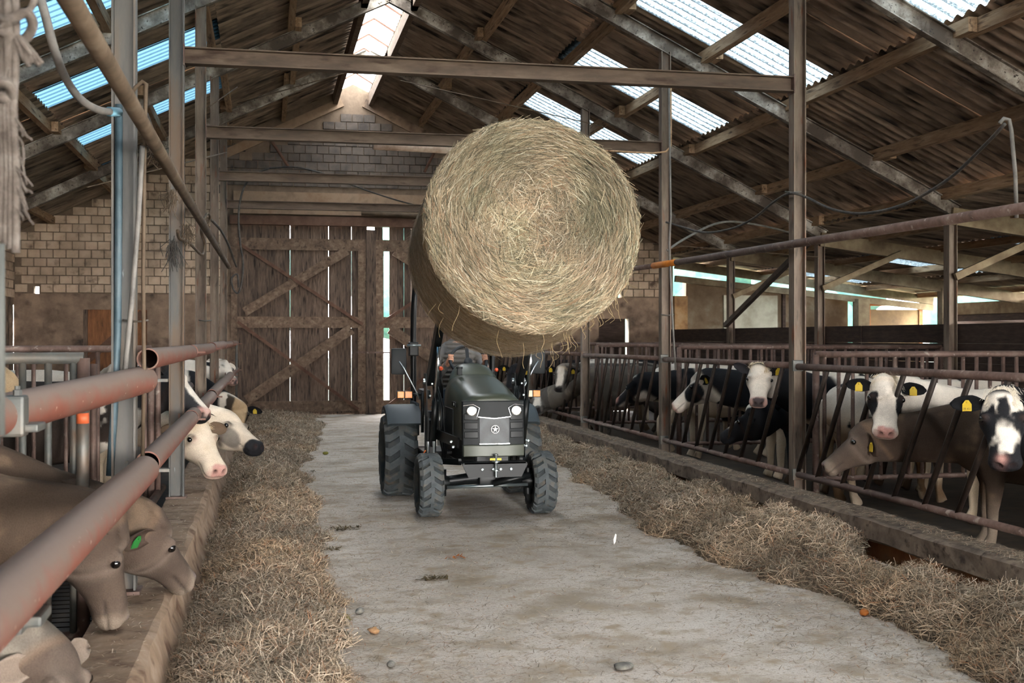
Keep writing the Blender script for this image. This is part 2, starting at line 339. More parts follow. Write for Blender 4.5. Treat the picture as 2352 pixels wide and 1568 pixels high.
for i, (v, x, z, dark) in enumerate(cells):
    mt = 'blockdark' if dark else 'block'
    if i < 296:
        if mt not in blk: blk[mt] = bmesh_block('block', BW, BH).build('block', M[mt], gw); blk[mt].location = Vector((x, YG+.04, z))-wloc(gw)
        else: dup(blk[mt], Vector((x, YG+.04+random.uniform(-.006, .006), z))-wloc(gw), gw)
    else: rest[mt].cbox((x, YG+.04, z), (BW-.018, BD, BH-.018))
for k in rest:
    if rest[k].v: setp(rest[k].build('block_rows', M[k], gw), kind='stuff')
# ---- unseen front gable behind the camera, added to cut daylight from that end
fw_ = empty('wall_front_added', (XR, -16.5, 0), 'unseen front gable wall with an open doorway, added to cut the daylight', kind='structure')
m = MB(); gprism(m, gable_poly(XL-.2, -1.2, 0), -16.7, -16.4); gprism(m, gable_poly(5.6, 9.6, 0), -16.7, -16.4); gprism(m, gable_poly(-1.2, 5.6, 4.6), -16.7, -16.4); m.build('masonry', M['plaster'], fw_)
# ---- left wall
lw = empty('wall_left', (XL, 12, 0), 'block side wall behind the pens by the red pipes', kind='structure')
m = MB(); m.box((XL-.2, -17, 0), (XL, 25.2, 4.02)); m.box((XL-.2, 25.2, 0), (XL, YG, 1.55)); m.box((XL-.2, 25.2, 2.45), (XL, YG+.1, 4.02))
m.box((XL-.2, 25.5, 1.55), (XL, 25.62, 2.45)); m.box((XL-.2, 26.02, 1.55), (XL, 26.35, 2.45)); m.box((XL-.2, 26.75, 1.55), (XL, YG, 2.45)); m.build('masonry', M['plaster'], lw)
b0 = None
for row in range(7):
    for c in range(7):
        y = 24.98+BW*(c+.5)+(row % 2)*BW/2; z = 2.6+BH*(row+.5)
        if y > YG-.14: continue
        if b0 is None: b0 = MB().bbox((XL+.01, y, z), (BD, BW-.018, BH-.018), .008).build('block', M['block'], lw)
        else: dup(b0, Vector((XL+.01, y, z))-wloc(lw), lw)
for i, (ya, yb) in enumerate(((25.2, 25.5), (25.62, 26.02), (26.35, 26.75))):
    wn = empty('window_%d' % (i+1), (XL-.1, (ya+yb)/2, 1.55), 'small window with glazing bars in the block side wall', kind='structure')
    fr = MB(); fr.box((XL-.14, ya, 1.55), (XL-.06, ya+.03, 2.45)); fr.box((XL-.14, yb-.03, 1.55), (XL-.06, yb, 2.45)); fr.box((XL-.14, ya, 1.55), (XL-.06, yb, 1.59)); fr.box((XL-.14, ya, 2.41), (XL-.06, yb, 2.45)); fr.box((XL-.13, ya, 1.98), (XL-.07, yb, 2.01))
    fr.build('window_frame', M['timberdark'], wn)
    MB().box((XL-.105, ya, 1.56), (XL-.10, yb, 2.44)).build('pane', sheetglass('dirty_pane_%d' % i, 'd8e6ea', .32 if i < 2 else .10, .04), wn)
# ---- small plank door in the gable, half hidden by the pens
dr = empty('door_1', (-3.2, YG+.15, 0), 'small orange stained plank door in the gable wall', kind='structure')
for i in range(6):
    x = -3.84+i*.215
    MB().box((x, YG+.12, .02), (x+.216, YG+.16, 2.40)).build('plank', nmat('orange_plank_%d' % i, ['5a3a26', '7d5233', '946643'], 4, .8, .3, stretch=(5, 1, .8)), dr)
MB().bar((-3.8, YG+.10, 1.25), (-2.65, YG+.10, 2.3), .05, .14).build('brace', M['rustdoor'], dr)
MB().box((-3.88, YG+.04, 0), (-3.80, YG+.2, 2.36)).build('door_frame', M['timberdark'], dr)
# ---- big double doors
XC = 2.32
for i_, (xa, xb, za, zb) in enumerate(((-.76, -.62, 0, 4.3), (5.26, 5.4, 0, 4.3))):
    o = MB().box((xa, YG-.02, za), (xb, YG+.3, zb)).build('trim_%d' % (6+i_), M['brace']); setp(o, 'timber jamb added to stop light leaking beside the plank doors', kind='structure')  # jambs added to close light leaks at the door sides
o = MB().box((-.62, YG+.1, 0), (5.26, YG+.2, .1)).build('trim_8', M['timberdark']); setp(o, 'timber sill added to stop light leaking under the plank doors', kind='structure')  # sill added to close the glowing gap at the bottom
d4 = empty('door_4', (8.1, YG+.15, 0), 'narrow dark opening with a slit of daylight beyond the stalls, shade made of dark planks', kind='structure')
for i_ in range(4): MB().box((7.75+i_*.17, YG+.12, 0), (7.925+i_*.17, YG+.15, 2.22)).build('plank', M['boards'], d4)  # dark planks stand in for the shade inside the opening
def leaf(n, x0, x1, gaps, label, hinge):
    d = empty('door_%d' % n, ((x0+x1)/2, YG, 0), label, kind='structure')
    k = 17; wdt = (x1-x0)/k
    for i in range(k):
        a = x0+i*wdt; g = gaps.get(i, -.008); zt = 4.29
        yo = .014*(i % 2); MB().box((a, YG+.06+yo, .03+random.uniform(0, .02)), (a+wdt-g, YG+.073+yo, zt)).build('plank', M['timberdark'], d)
    MB().box((x0+.02, YG, 3.72), (x1-.02, YG+.055, 3.98)).build('rail', M['brace'], d)
    MB().box((x0+.02, YG, 1.97), (x1-.02, YG+.055, 2.22)).build('rail', M['brace'], d)
    MB().box((x0+.02, YG, .08), (x1-.02, YG+.055, .32)).build('rail', M['brace'], d)
    e = x1 if hinge == 'r' else x0; s = -1 if hinge == 'r' else 1
    MB().box((min(e, e+s*.2), YG-.01, .06), (max(e, e+s*.2), YG+.055, 3.98)).build('stile', M['brace'], d)
    f = x0 if hinge == 'r' else x1
    # braces: a broad weathered one and a slim one, in both panels
    MB().bar((f-s*.20, YG-.03, 2.32), (e+s*.45, YG-.03, 3.72), .06, .20).build('brace', M['brace'], d)
    MB().bar((f-s*.25, YG-.03, .35), (e+s*.35, YG-.03, 1.95), .06, .24).build('brace', M['brace'], d)
    MB().bar((f-s*.05, YG-.05, 3.86), (e+s*.1, YG-.05, 2.05), .05, .07).build('slim_brace', M['rustdoor'], d)
    MB().bar((f-s*.05, YG-.05, 2.1), (e+s*.2, YG-.05, .12), .05, .07).build('slim_brace', M['rustdoor'], d)
    return d
d2 = leaf(2, -.66, XC-.06, {6: .005, 11: .0025, 14: .004}, 'dark plank barn door leaf with crossed braces, light slits between planks', 'r')
d3 = leaf(3, XC+.12, 5.30, {1: .15, 3: .002, 4: .003}, 'dark plank barn door leaf half hidden by tractor and hay bale', 'l')
m = MB(); m.box((XC-.08, YG-.10, .02), (XC+.03, YG+.10, 4.2)); m.box((XC+.03, YG-.06, .02), (XC+.14, YG+.10, 4.2)); m.build('door_edge', M['timberdark'], d2)
m = MB(); m.bar((XC-.30, YG-.10, 1.42), (XC+.75, YG-.10, 1.40), .03, .04); m.build('door_bar', M['rail'], d2)
o = MB().box((-.78, YG-.14, 4.27), (5.4, YG+.05, 4.47)).build('trim_4', M['rustdoor']); setp(o, 'brown steel door track above the plank doors', kind='structure')
m = MB(); m.tube([(XC-.2, YG-.2, 4.56), (4.9, YG-.2, 4.50)], .05, 12); 
o = m.build('trim_5', M['dustypipe'], smooth=True); setp(o, 'rust coloured pipe above the door track', kind='structure')
# ---- lean-to on the right: low board wall, end wall, rafters and roof
bw = empty('wall_right', (XRW, 16, 0), 'low dark board wall behind the stalls', kind='structure')
for i in range(7):
    z = .02+i*.275; 
    for (ya, yb) in ((-4, 8), (8.05, 17.6), (17.65, YG)):
        MB().box((XRW+.08, ya, z), (XRW+.13, yb, z+.272)).build('board', M['boards'], bw)
yw = empty('wall_yard', (12, YG, 0), 'stained rendered end wall of the lean-to', kind='structure')
m = MB(); gprism(m, [(9.95, 0), (14.2, 0), (14.2, 2.72), (9.95, 3.22)], YG+.05, YG+.3); m.build('render', M['yardwall'], yw)
m = MB(); m.box((10.9, YG, 1.9), (12.3, YG+.06, 2.78)); m.build('patch', nmat('pale_render', ['8d8877', 'a8a493', 'b9b6a6'], 2, .9, .2), yw)
MB().box((9.62, YG-.06, 0), (9.95, YG+.2, 2.75)).build('pier', nmat('ochre_pier', ['6d4f33', '8c6c49', '9c8262'], 3, .9, .3), yw)
MB().box((12.42, YG-.03, 1.2), (12.5, YG+.05, 2.95)).build('slot', M['boards'], yw)
for (xa, xb, nm) in ((14.25, 14.55, 'column'),):
    MB().box((xa, YG-.4, 0), (xb, YG-.1, 2.7)).build(nm, M['leanbeam'], yw)
gp = empty('panel_gate', (15.4, YG, 0), 'brown sheet gate with rusty frame at the lean-to end', 'gate')
MB().box((14.75, YG-.02, .2), (16.1, YG+.02, 2.45)).build('sheet_panel', nmat('brown_panel', ['4f3d2a', '695338', '7d6748'], 2, .8, .2), gp)
m = MB(); m.box((14.66, YG-.05, .1), (14.76, YG+.05, 2.62)); m.box((16.1, YG-.05, .1), (16.2, YG+.05, 2.62)); m.box((14.66, YG-.05, 2.54), (16.2, YG+.05, 2.62)); m.box((14.66, YG-.05, .1), (16.2, YG+.05, .2)); m.build('gate_frame', nmat('rust_frame', ['7a3f1d', '9b5a30', '8a6a50'], 4, .8, .2), gp)
sw = empty('wall_curtain', (16.4, 20, 0), 'rolled grey wind curtain along the lean-to side', kind='structure')
MB().box((16.3, 6, 0), (16.5, 25.6, 1.86)).build('low_wall', nmat('grey_wall', ['5d5d55', '74746b', '86857b'], 2, .9, .2), sw)
m = MB(); m.tube([(16.3, 6, 2.0), (16.3, 25.6, 2.0)], .14, 14); m.build('roll', nmat('pinkish_roll', ['6d5850', '8d7870', 'a39086'], 2, .8, .2, stretch=(1, .4, 5)), sw, smooth=True)
MB().box((16.3, 6, 2.3), (16.45, 25.6, 2.58)).build('header', M['leanbeam'], sw); MB().box((16.36, 6, 2.1), (16.40, 25.6, 2.3)).build('curtain', M['boards'], sw)  # last box: dark strip added for the shaded gap between header and roll
SW = 3.4/3; Y0 = -16.9
def zlean(x): return 3.62-.125*(x-XRW)
ln = empty('roof_leanto', (12.5, 16, 3.3), 'low lean-to roof with cobwebbed beams behind the stalls', kind='structure')
lsh = None
for i_ in range(31):
    y = -7.3+i_*SW
    for j_ in range(3):
        xa = XRW-.1+j_*2.5
        if lsh is None:
            def lmesh(mat):
                n = 36; vs = [(2.6*j, (SW+.04)*i/n, -.125*2.6*j+.02*j+.024*math.sin(2*math.pi*6*i/n)) for j in (0, 1) for i in range(n+1)]
                me = bpy.data.meshes.new('lean_sheet'); me.from_pydata(vs, [], [(i, i+1, n+2+i, n+1+i) for i in range(n)]); me.polygons.foreach_set('use_smooth', [True]*n); me.materials.append(mat); return me
            lsh = (lmesh(M['sheet']), lmesh(M['sky_sheet_r']))
        sky = (i_ % 4 == 1 and j_ == 1)
        o = bpy.data.objects.new('skylight_sheet' if sky else 'roof_sheet', lsh[1 if sky else 0]); COL.objects.link(o); o.parent = ln; o.location = Vector((xa, y, zlean(xa)+.09))-wloc(ln)
for y in FR[2:]:
    m = MB(); m.bar((XRW, y, zlean(XRW)-.16), (16.4, y, zlean(16.4)-.16), .12, .24); m.build('rafter', M['leanbeam'], ln)
    if y > 12:
        m = MB(); m.bar((XRW, y-.12, 2.6), (XRW+1.5, y-.12, zlean(XRW+1.5)-.2), .06, .1); m.build('knee_brace', M['leanbeam'], ln)
        MB().box((14.25, y-.1, 0), (14.45, y+.1, zlean(14.3)-.2)).build('column', M['leanbeam'], ln)
for (za_, zb_, ht_) in ((3.50, 2.68, .2), (3.16, 2.50, .15)):
    m = MB(); m.bar((9.6, YG-.15, za_), (16.4, YG-.15, zb_), .12, ht_); m.build('end_beam', M['leanbeam'], ln)
for x in (10.4, 11.8, 13.2, 14.6, 16.0):
    m = MB(); m.box((x-.05, 4, zlean(x)-.06), (x+.05, YG+.4, zlean(x)+.06)); m.build('purlin', M['timber'], ln)
# ---- main roof: purlins, rafters, corrugated sheets
DP = [.40, 1.5, 2.68, 3.88, 5.1, 6.4, 7.45]
def sheet_mesh(dx, waves=6, amp=.026):
    n = waves*6; vs = []; 
    for j in (0, 1):
        for i in range(n+1):
            y = (SW+.05)*i/n; vs.append((dx*j, y, -SL*dx*j+.05*j+amp*math.sin(2*math.pi*waves*i/n)))
    fs = [(i, i+1, n+2+i, n+1+i) for i in range(n)]
    me = bpy.data.meshes.new('roof_sheet'); me.from_pydata(vs, [], fs); me.polygons.foreach_set('use_smooth', [True]*n); me.update(); return me
rows = [(.36, 2.80), (2.62, 5.22), (5.04, 7.85)]
for s, nm in ((1, 'roof_right'), (-1, 'roof_left')):
    rf = empty(nm, (XR, 12, 7.0), 'corrugated roof slope above the %s' % ('white and black cows' if s > 0 else 'red pipes and brown cows'), kind='structure')
    mats = ['sheet', 'sky_sheet_r' if s > 0 else 'sky_sheet_l']
    cache = {}
    for ri, (da, db) in enumerate(rows):
        for ci in range(40):
            y = Y0+ci*SW
            if y > YG: continue
            sky = (ri == 1 and ci % 3 == 0)
            if (ri, sky) not in cache:
                me = sheet_mesh(db-da); me.materials.append(M[mats[1] if sky else 'sheet']); cache[(ri, sky)] = me
            o = bpy.data.objects.new('skylight_sheet' if sky else 'roof_sheet', cache[(ri, sky)]); COL.objects.link(o); o.parent = rf
            o.location = Vector((XR+s*da, y+(SW if s < 0 else 0), ZR-SL*da+.03+random.uniform(0, .008)))-wloc(rf)
            if s < 0: o.rotation_euler = (0, 0, math.pi)
    for k, d in enumerate(DP):
        for i, y in enumerate(FRA):
            yb = FRA[i+1] if i+1 < len(FRA) else YG
            jog = .09*(1 if i % 2 else -1) if k else 0
            x = XR+s*(d+jog*.6); h = .15 if k else .26
            zt = zroof(XR+s*d)-.01
            tl = .02 if k else 0
            m = MB(); m.box((x-.05, y-.28, zt-h), (x+.05, yb+.28, zt)); m.build('purlin', M['timber'] if k else M['brace'], rf)
    for y in FRA:
        xe = XRW+.1 if s > 0 else XL+.05
        m = MB(); m.ibeam((XR, y, ZR-.25), (xe, y, zroof(xe)-.25), .10, .19); m.build('rafter', M['whitesteel'], rf)
        # light tie rod below
rg = empty('roof_ridge', (XR, 12, 7.6), 'bright translucent ridge strip at the top of the roof', kind='structure')
for i in range(39):
    y = Y0+i*SW
    for s in (1, -1):
        m = MB(); z0 = ZR+.12; m.add([(XR, y, z0), (XR, y+SW+.04, z0), (XR+s*.52, y+SW+.04, z0-.30), (XR+s*.52, y, z0-.30)], [(0, 1, 2, 3)])
        m.build('ridge_sheet', M['ridge'], rg)
    m = MB(); m.bar((XR-.5, y, ZR-.2), (XR, y, ZR+.1), .03, .03); m.bar((XR, y, ZR+.1), (XR+.5, y, ZR-.2), .03, .03); m.build('ridge_bracket', M['rustdoor'], rg)
# ---- steel posts and cross beams
XPL, XPR = -.78, 5.22
ordn = ['first', 'second', 'third', 'fourth', 'fifth', 'sixth', 'seventh']
def ipost(x, y, z0, z1, mat, label, group, flange=.12, nm='steel_post', web_up=(1, 0, 0)):
    e = empty(nm, (x, y, z0), label, 'post', group)
    m = MB(); m.ibeam((x, y, z0), (x, y, z1), flange, .13, up=web_up); m.build('shaft', mat, e)
    m = MB(); m.box((x-.09, y-.09, z0), (x+.09, y+.09, z0+.02)); m.build('base_plate', M['rail'], e)
    return e
for i, y in enumerate(FR[1:]):
    if y > 5:
        ipost(XPL, y, .31, zroof(XPL)-.34, M['bluesteel'] if i < 3 else M['steelpost'], '%s steel post from the camera along the red pipes' % ordn[i-1], 'aisle posts by the red pipes', .11)
    if y > 5:
        ipost(XPR, y, -.01, zroof(XPR)-.34, M['steelpost'], '%s steel post from the camera along the slanted feed fence' % ordn[i-1], 'aisle posts along the feed fence', .12)
        ipost(XRW, y, -.01, zroof(XRW)-.34, M['steelpost'], '%s steel post from the camera behind the stalls, on the board wall' % ordn[i-1], 'outer posts behind the stalls', .14)
    if y > 9:
        b = empty('cross_beam', (2.2, y, 4.28), '%s horizontal steel beam spanning the passage, counted from the camera' % ordn[i-2], 'beam', 'cross beams over the passage')
        m = MB(); m.ibeam((XPL+.06, y, 4.28), (XPR-.06, y, 4.28), .12, .15); m.build('girder', M['beam'], b)
        for x in (XPL+.065, XPR-.065):
            m = MB(); m.cbox((x, y, 4.28), (.012, .15, .19)); m.build('end_plate', M['rail'], b)
# diagonal brace between outer posts
b = MB(); b.bar((XRW-.14, 22.9, 2.0), (XRW-.14, 19.0, 3.45), .09, .09); o = b.build('steel_brace', M['darkbar']); setp(o, 'dark diagonal steel brace between the outer posts', 'brace')
# ---- trees outside
leafm = nmat('leaves', ['16302e', '23423c', '35503f'], 3, .9, .6)
for i, (x, y, r) in enumerate(((-1, 60, 5), (9, 66, 6), (26, 62, 5.5), (32, 48, 5), (36, 34, 5), (17, 46, 3.4), (23.5, 46, 3.4), (11, 44, 3.2), (28.5, 40, 3.6))):
    t = empty('tree', (x, y, -.2), ['broad green tree far beyond the door gap', 'tall green tree beyond the gable', 'green tree seen over the panel gate', 'round green tree beyond the lean-to', 'green tree beyond the rolled curtain', 'teal green tree seen over the rendered end wall', 'leafy tree right of the rendered end wall', 'green tree behind the ochre pier', 'low green tree past the panel gate'][i], 'tree')
    m = MB()
    for k in range(9):
        a = random.random()*6.28; rr = random.uniform(0, r*.55)
        m.ball((x+rr*math.cos(a), y+rr*math.sin(a), r*.9+random.uniform(-.4, .5)*r), [r*random.uniform(.35, .55)]*3, 10, 7)
    m.build('crown', leafm, t, smooth=True)
    MB().tube([(x, y, -.2), (x+.1, y, r*.8)], [.3, .18], 8).build('trunk', M['timberdark'], t, smooth=True)
# ================================================================== FENCES, PIPES, CABLES
# ---- slanted feed fence on the right, one panel per bay
XF = 5.20
bay_lab = ['slanted feed fence panel between the first two posts, in front of the brown cow', 'slanted feed fence panel between second and third posts, around the white-faced cow',
           'slanted feed fence panel between third and fourth posts, by the black profile head', 'slanted feed fence panel between fourth and fifth posts, behind the tractor mirror', 'farthest slanted feed fence panel, next to the gable wall', 'slanted feed fence panel running out past the frame edge']
for i in range(5):
    ya, yb = FR[2+i], (FR[3+i] if 3+i < len(FR) else YG); a, b = ya+.09, yb-.09
    e = empty('feed_fence', (XF, (ya+yb)/2, .0), bay_lab[i], 'fence', 'feed fence panels')
    xo = XF-.02
    MB().tube([(xo, a, 1.47), (xo, b, 1.46)], .034, 12).build('top_rail', M['rail'], e, smooth=True)
    MB().tube([(xo, a, .39), (xo, b, .39)], .032, 12).build('bottom_rail', M['rail'], e, smooth=True)
    tops = [atx(px_, 860, xo)[1] for px_ in (2318, 2230, 2150, 2077, 2016, 1951, 1901)] if i == 0 else [ya+.25+.46*k_ for k_ in range(8) if ya+.25+.46*k_+.6 < yb]
    for y in tops: MB().tube([(xo, y, 1.455), (xo, min(y+.64, yb-.08), .40)], .024, 8).build('bar', M['darkbar'], e, smooth=True)
    for z in (1.47, .39):
        m = MB(); m.bbox((XF-.02, yb-.09, z), (.11, .03, .11), .006); m.build('clamp', M['galv'], e)
# ---- partitions across the stalls (bars run across the barn)
def partition(x0, x1, y, zt, zb, sp, r, label, mt, group, two=False):
    e = empty('partition_rail', ((x0+x1)/2, y, zb), label, 'railing', group)
    MB().tube([(x0, y, zt), (x1, y, zt)], r, 12).build('top_rail', M[mt], e, smooth=True)
    MB().tube([(x0, y, zb+.03), (x1, y, zb+.03)], r*.8, 10).build('bottom_rail', M['rail'], e, smooth=True)
    n = int(abs(x1-x0)/sp); p0 = None
    for i in range(n):
        x = x0+(x1-x0)*(i+.6)/n
        if p0 is None: p0 = MB().tube([(x, y, zb), (x, y, zt-r*.5)], r*.62, 8).build('bar', M['rail'] if mt == 'rail' else M[mt], e, smooth=True); px = x
        else: dup(p0, p0.location+Vector((x-px, 0, 0)), e)
    for x in (x0, x1):
        MB().tube([(x, y, 0), (x, y, zt)], r*1.1, 10).build('end_post', M['rail'], e, smooth=True)
for i, lab in ((3, 'barred partition railing behind the spotted flank, by the second fence post'), (4, 'barred partition railing behind the white-faced cow'), (5, 'barred partition railing beside the black profile head'), (6, 'farthest barred partition railing in the stalls')):
    partition(5.42, 9.3, FR[i], 1.58 if i == 3 else 1.62, .30, .152, .033, lab, 'rail', 'stall partitions')
partition(-5.15, -1.0, FR[2], 1.635, .05, .131, .032, 'grey barred partition railing nearest the camera, left of the blue post', 'galv', 'pen partitions')
partition(-5.15, -1.0, FR[3], 1.65, .05, .131, .030, 'rusty barred partition railing behind the black cow', 'rail', 'pen partitions')
# ---- red pipes on the left
XP = -.64
segs = [(2.5, 6.62), (6.80, 10.55), (10.68, 14.55), (14.68, 18.55), (18.68, 22.5), (22.7, 26.6)]
for lv, (z0, zn, r0, r1, w_) in {'upper': (1.63, (1.565, 1.53), .077, .060, 'upper'), 'lower': (1.05, (1.10, 1.035), .077, .068, 'lower')}.items():
    for i, (a, b) in enumerate(segs):
        za, zb = zn if i == 0 else (z0+.01*math.sin(i*3), z0+.012*math.cos(i*2))
        r = r0 if i == 0 else r1; A = Vector((XP, a, za)); Bq = Vector((XP, b, zb))
        if i == 0 and lv == 'upper': Bq = atd(330, 872, 6.6); A = Bq+(atd(0, 953, 4.3)-Bq)*1.45
        e = empty('barrier_pipe', (XP, (a+b)/2, za), '%s red barrier pipe, %s segment from the camera' % (w_, ordn[i]), 'pipe', 'red barrier pipes')
        MB().pipe(A, Bq, r, r-.008, 24).build('pipe', M['redpipe'], e, smooth='auto')
        hb_ = Bq; m = MB(); m.box((hb_.x-.10, hb_.y-.01, hb_.z-.012), (hb_.x+.13, hb_.y+.05, hb_.z+.004)); m.box((hb_.x-.10, hb_.y-.01, hb_.z-.05), (hb_.x-.085, hb_.y+.05, hb_.z+.05)); m.build('hinge_plate', M['redpipe'] if i else M['galv'], e)
        if i == 0:
            q_ = A+(Bq-A)*(.30 if lv == 'upper' else .20); q_ = atd(8, 955, 4.3) if lv == 'upper' else atd(-12, 1390, 3.2)
            m = MB(); m.bbox((q_.x-.02, q_.y, q_.z), (.20, .10, .15), .012); m.bbox((q_.x+.09, q_.y+.05, q_.z-.045), (.07, .16, .03), .008); m.build('end_clamp', M['galv'], e)
            m = MB(); m.lathe((q_.x+.05, q_.y-.01, q_.z+.07), (0, 0, 1), [(0, .016), (.025, .016), (.027, .01), (.04, .01)], 6); m.build('bolt', M['galv'], e)
def bars(name, pts, r, mt, label, cat='pipe', group=None, n=10):
    o = MB().tube(pts, r, n).build(name, M[mt] if isinstance(mt, str) else mt, smooth=True); return setp(o, label, cat, group)
ut = atd(190, 1050, 5.62)
e = empty('upright_tube', (ut.x, ut.y, .9), 'grey upright tube with orange paint joining the two nearest red pipes', 'tube')
MB().tube([(ut.x, ut.y, .90), (ut.x, ut.y, 1.44)], .029, 12).build('tube', M['galv'], e, smooth=True)
MB().tube([(ut.x, ut.y, 1.34), (ut.x, ut.y, 1.39)], .0298, 12).build('paint_mark', plain('orange_paint', 'b8542c', .6), e, smooth=True)
bars('upright_bar', [(-.96, 7.05, .3), (-.96, 7.05, 1.6)], .02, 'rail', 'rusty upright bar behind the nearest blue post', 'bar')
p = atx(363, 1000, -.94); bars('upright_bar', [(-.94, p[1], .33), (-.94, p[1], 1.62)], .024, 'rail', 'rusty upright bar standing just past the nearest blue post', 'bar')
bars('floor_bar', [(-.94, 7.0, .36), (-.94, p[1]+.45, .36)], .036, 'rail', 'thick rusty bar lying low between the blue posts', 'bar')
for k, (px, lab) in enumerate(((455, 'slim grey upright bar left of the third post by the red pipes'), (485, 'grey upright bar between third and fourth posts by the red pipes'), (543, 'pale upright bar beside the farthest post by the red pipes'))):
    q = atx(px, 900, -.90) if k < 2 else atd(px, 900, 24.5); bars('upright_bar', [(q[0], q[1], .29), (q[0], q[1], 1.66)], .025, 'galv' if k != 1 else 'rail', lab, 'bar')
# long overhead pipes along both sides of the passage
bars('overhead_pipe', [(-.60, 2.2, 2.80), (-.60, 9, 2.83), (-.61, 20.5, 2.95)], .037, 'dustypipe', 'long dusty pipe slanting above the red pipes along the posts')
e = empty('overhead_rail', (5.08, 11, 2.68), 'long grey pipe with orange band along the feed fence posts', 'pipe')
MB().tube([(5.08, 6.9, 2.635), (5.08, 14.1, 2.70)], .040, 14).build('pipe', M['rail'], e, smooth=True)
MB().tube([(5.08, 14.1, 2.70), (5.08, 15.0, 2.71)], .042, 14).build('orange_band', nmat('orange_band', ['b5651e', 'd9822b'], 6, .6, .1), e, smooth=True)
MB().tube([(5.08, 15.0, 2.71), (5.08, 16.6, 2.73)], .034, 14).build('end_pipe', M['rail'], e, smooth=True)
# conduits strapped to the first blue post
D1 = 6.45
bars('conduit', [atd(x, y, D1) for x, y in ((296, 222), (312, 200), (328, 187), (336, 193), (335, 215), (333, 300), (331, 420), (329, 640), (331, 850), (327, 1100))], .011, 'dustypipe', 'dusty conduit bent over at the top of the nearest blue post')
bars('conduit', [atd(x, y, D1-.05) for x, y in ((327, 335), (318, 500), (302, 700), (292, 800), (285, 872))], .014, 'hosegrey', 'pale slanted pipe strapped across the nearest blue post')
bars('water_pipe', [atd(x, y, 6.6) for x, y in ((273, 240), (273, 420), (270, 760), (262, 950), (252, 1092))], .021, nmat('blue_pipe', ['33424a', '465860', '5a686e'], 4, .5, .1, .2), 'blue grey water pipe standing left of the nearest blue post')
m = MB(); m.tube([atd(282, 735, 6.57), atd(300, 738, 6.56), atd(322, 738, 6.56), atd(341, 735, 6.57)], .006, 6); o = m.build('wire_tie', M['galv'], smooth=True); setp(o, 'wire tie wrapped around the nearest blue post', 'wire')
for (xa, xb, y, d, lab) in ((457, 487, 735, 14.42, 'wire tie around the third post by the red pipes'), (1518, 1548, 722, 15.64, 'wire tie around the third feed fence post'), (1803, 1840, 440, 11.72, 'yellow twine tied around the second feed fence post')):
    o = MB().tube([atd(xa, y, d), atd((xa+xb)/2, y+2, d-.04), atd(xb, y, d)], .008, 6).build('wire_tie', M['galv'], smooth=True); setp(o, lab, 'wire')
bars('hose', spline([atd(x, y, d) for x, y, d in ((80, -40, 4.5), (100, 20, 4.5), (124, 110, 4.6), (150, 178, 4.8), (185, 228, 5.0), (225, 252, 5.2), (258, 257, 5.4))], 6), .017, 'hosegrey', 'grey hose curving down beneath the roof to the overhead pipe', 'hose', n=12)
e = bars('hose_coupling', [atd(250, 256, 5.36), atd(272, 258, 5.48)], .022, nmat('blue_coupling', ['5b8ea3', '7fa9b8'], 10, .5, .1), 'blue coupling at the end of the grey hose', 'coupling')
bars('hose', spline([atd(x, y, d) for x, y, d in ((336, 262, 7.2), (350, 300, 7.4), (372, 352, 7.8), (388, 385, 8.2), (398, 412, 8.6))], 6), .014, 'cable', 'black hose hanging below the dusty overhead pipe', 'hose')
bars('cable', spline([atd(x, y, d) for x, y, d in ((408, 530, 9.6), (413, 548, 9.9), (432, 545+10, 10.6), (447, 570, 11.5), (465, 585, 12.4), (470, 560, 12.6), (462, 530, 12.4), (470, 500, 13), (478, 490, 13.4), (482, 500, 13.6), (476, 520, 13.6))], 5), .014, 'dustypipe', 'dusty cable looped around the second and third posts', 'cable')
bars('cable', spline([atd(x, y, d) for x, y, d in ((486, 505, 14), (508, 530, 16), (526, 565, 18), (538, 600, 20), (543, 612, 21))], 5), .016, 'cable', 'black cable arching down toward the farthest posts', 'cable')
bars('cable', spline([atd(x, y, 19.5) for x, y in ((620, 386), (590, 398), (565, 422), (553, 455), (548, 500), (552, 560), (558, 600), (556, 640), (548, 672), (536, 664), (532, 640), (545, 630), (548, 660))], 5), .016, 'cable', 'thin cable loop hanging from the third cross beam beside the door', 'cable')
bars('cable', spline([atd(x, y, d) for x, y, d in ((620, 386, 19.5), (680, 384, 19.3), (740, 398, 19.4), (775, 412, 20), (850, 440, 22), (930, 465, 24), (985, 478, 25.5))], 5), .015, 'cable', 'black cable crossing in front of the gable lintel', 'cable')
bars('cable', spline([atd(x, y, d) for x, y, d in ((2308, 285, 8.4), (2260, 335, 8.7), (2180, 410, 9.3), (2080, 468, 9.9), (1985, 490, 10.5), (1910, 480, 11), (1850, 452, 11.6), (1815, 444, 11.7), (1780, 462, 12.2), (1730, 502, 13.1), (1680, 525, 13.9), (1620, 534, 14.7), (1570, 522, 15.2), (1530, 510, 15.4))], 6), .013, 'cable', 'black cable sagging between the feed fence posts', 'cable')
bars('cable', spline([atd(x, y, d) for x, y, d in ((1878, 560, 20.4), (1800, 530, 19.5), (1700, 510, 18), (1640, 515, 17.2), (1570, 550, 16.2), (1532, 575, 15.7))], 6), .016, 'hosegrey', 'grey cable arching behind the second feed fence post', 'cable')
bars('conduit', [atd(x, y, 8.2) for x, y in ((2296, 283), (2306, 272), (2318, 275), (2323, 300), (2332, 400), (2335, 500))], .014, 'hosegrey', 'bent grey conduit at the top beside the nearest feed fence post')
bars('conduit', [atd(x, y, 15.05) for x, y in ((1536, 180), (1541, 500), (1537, 560), (1545, 740), (1552, 850))], .013, 'hosegrey', 'thin grey conduit running down the third feed fence post')
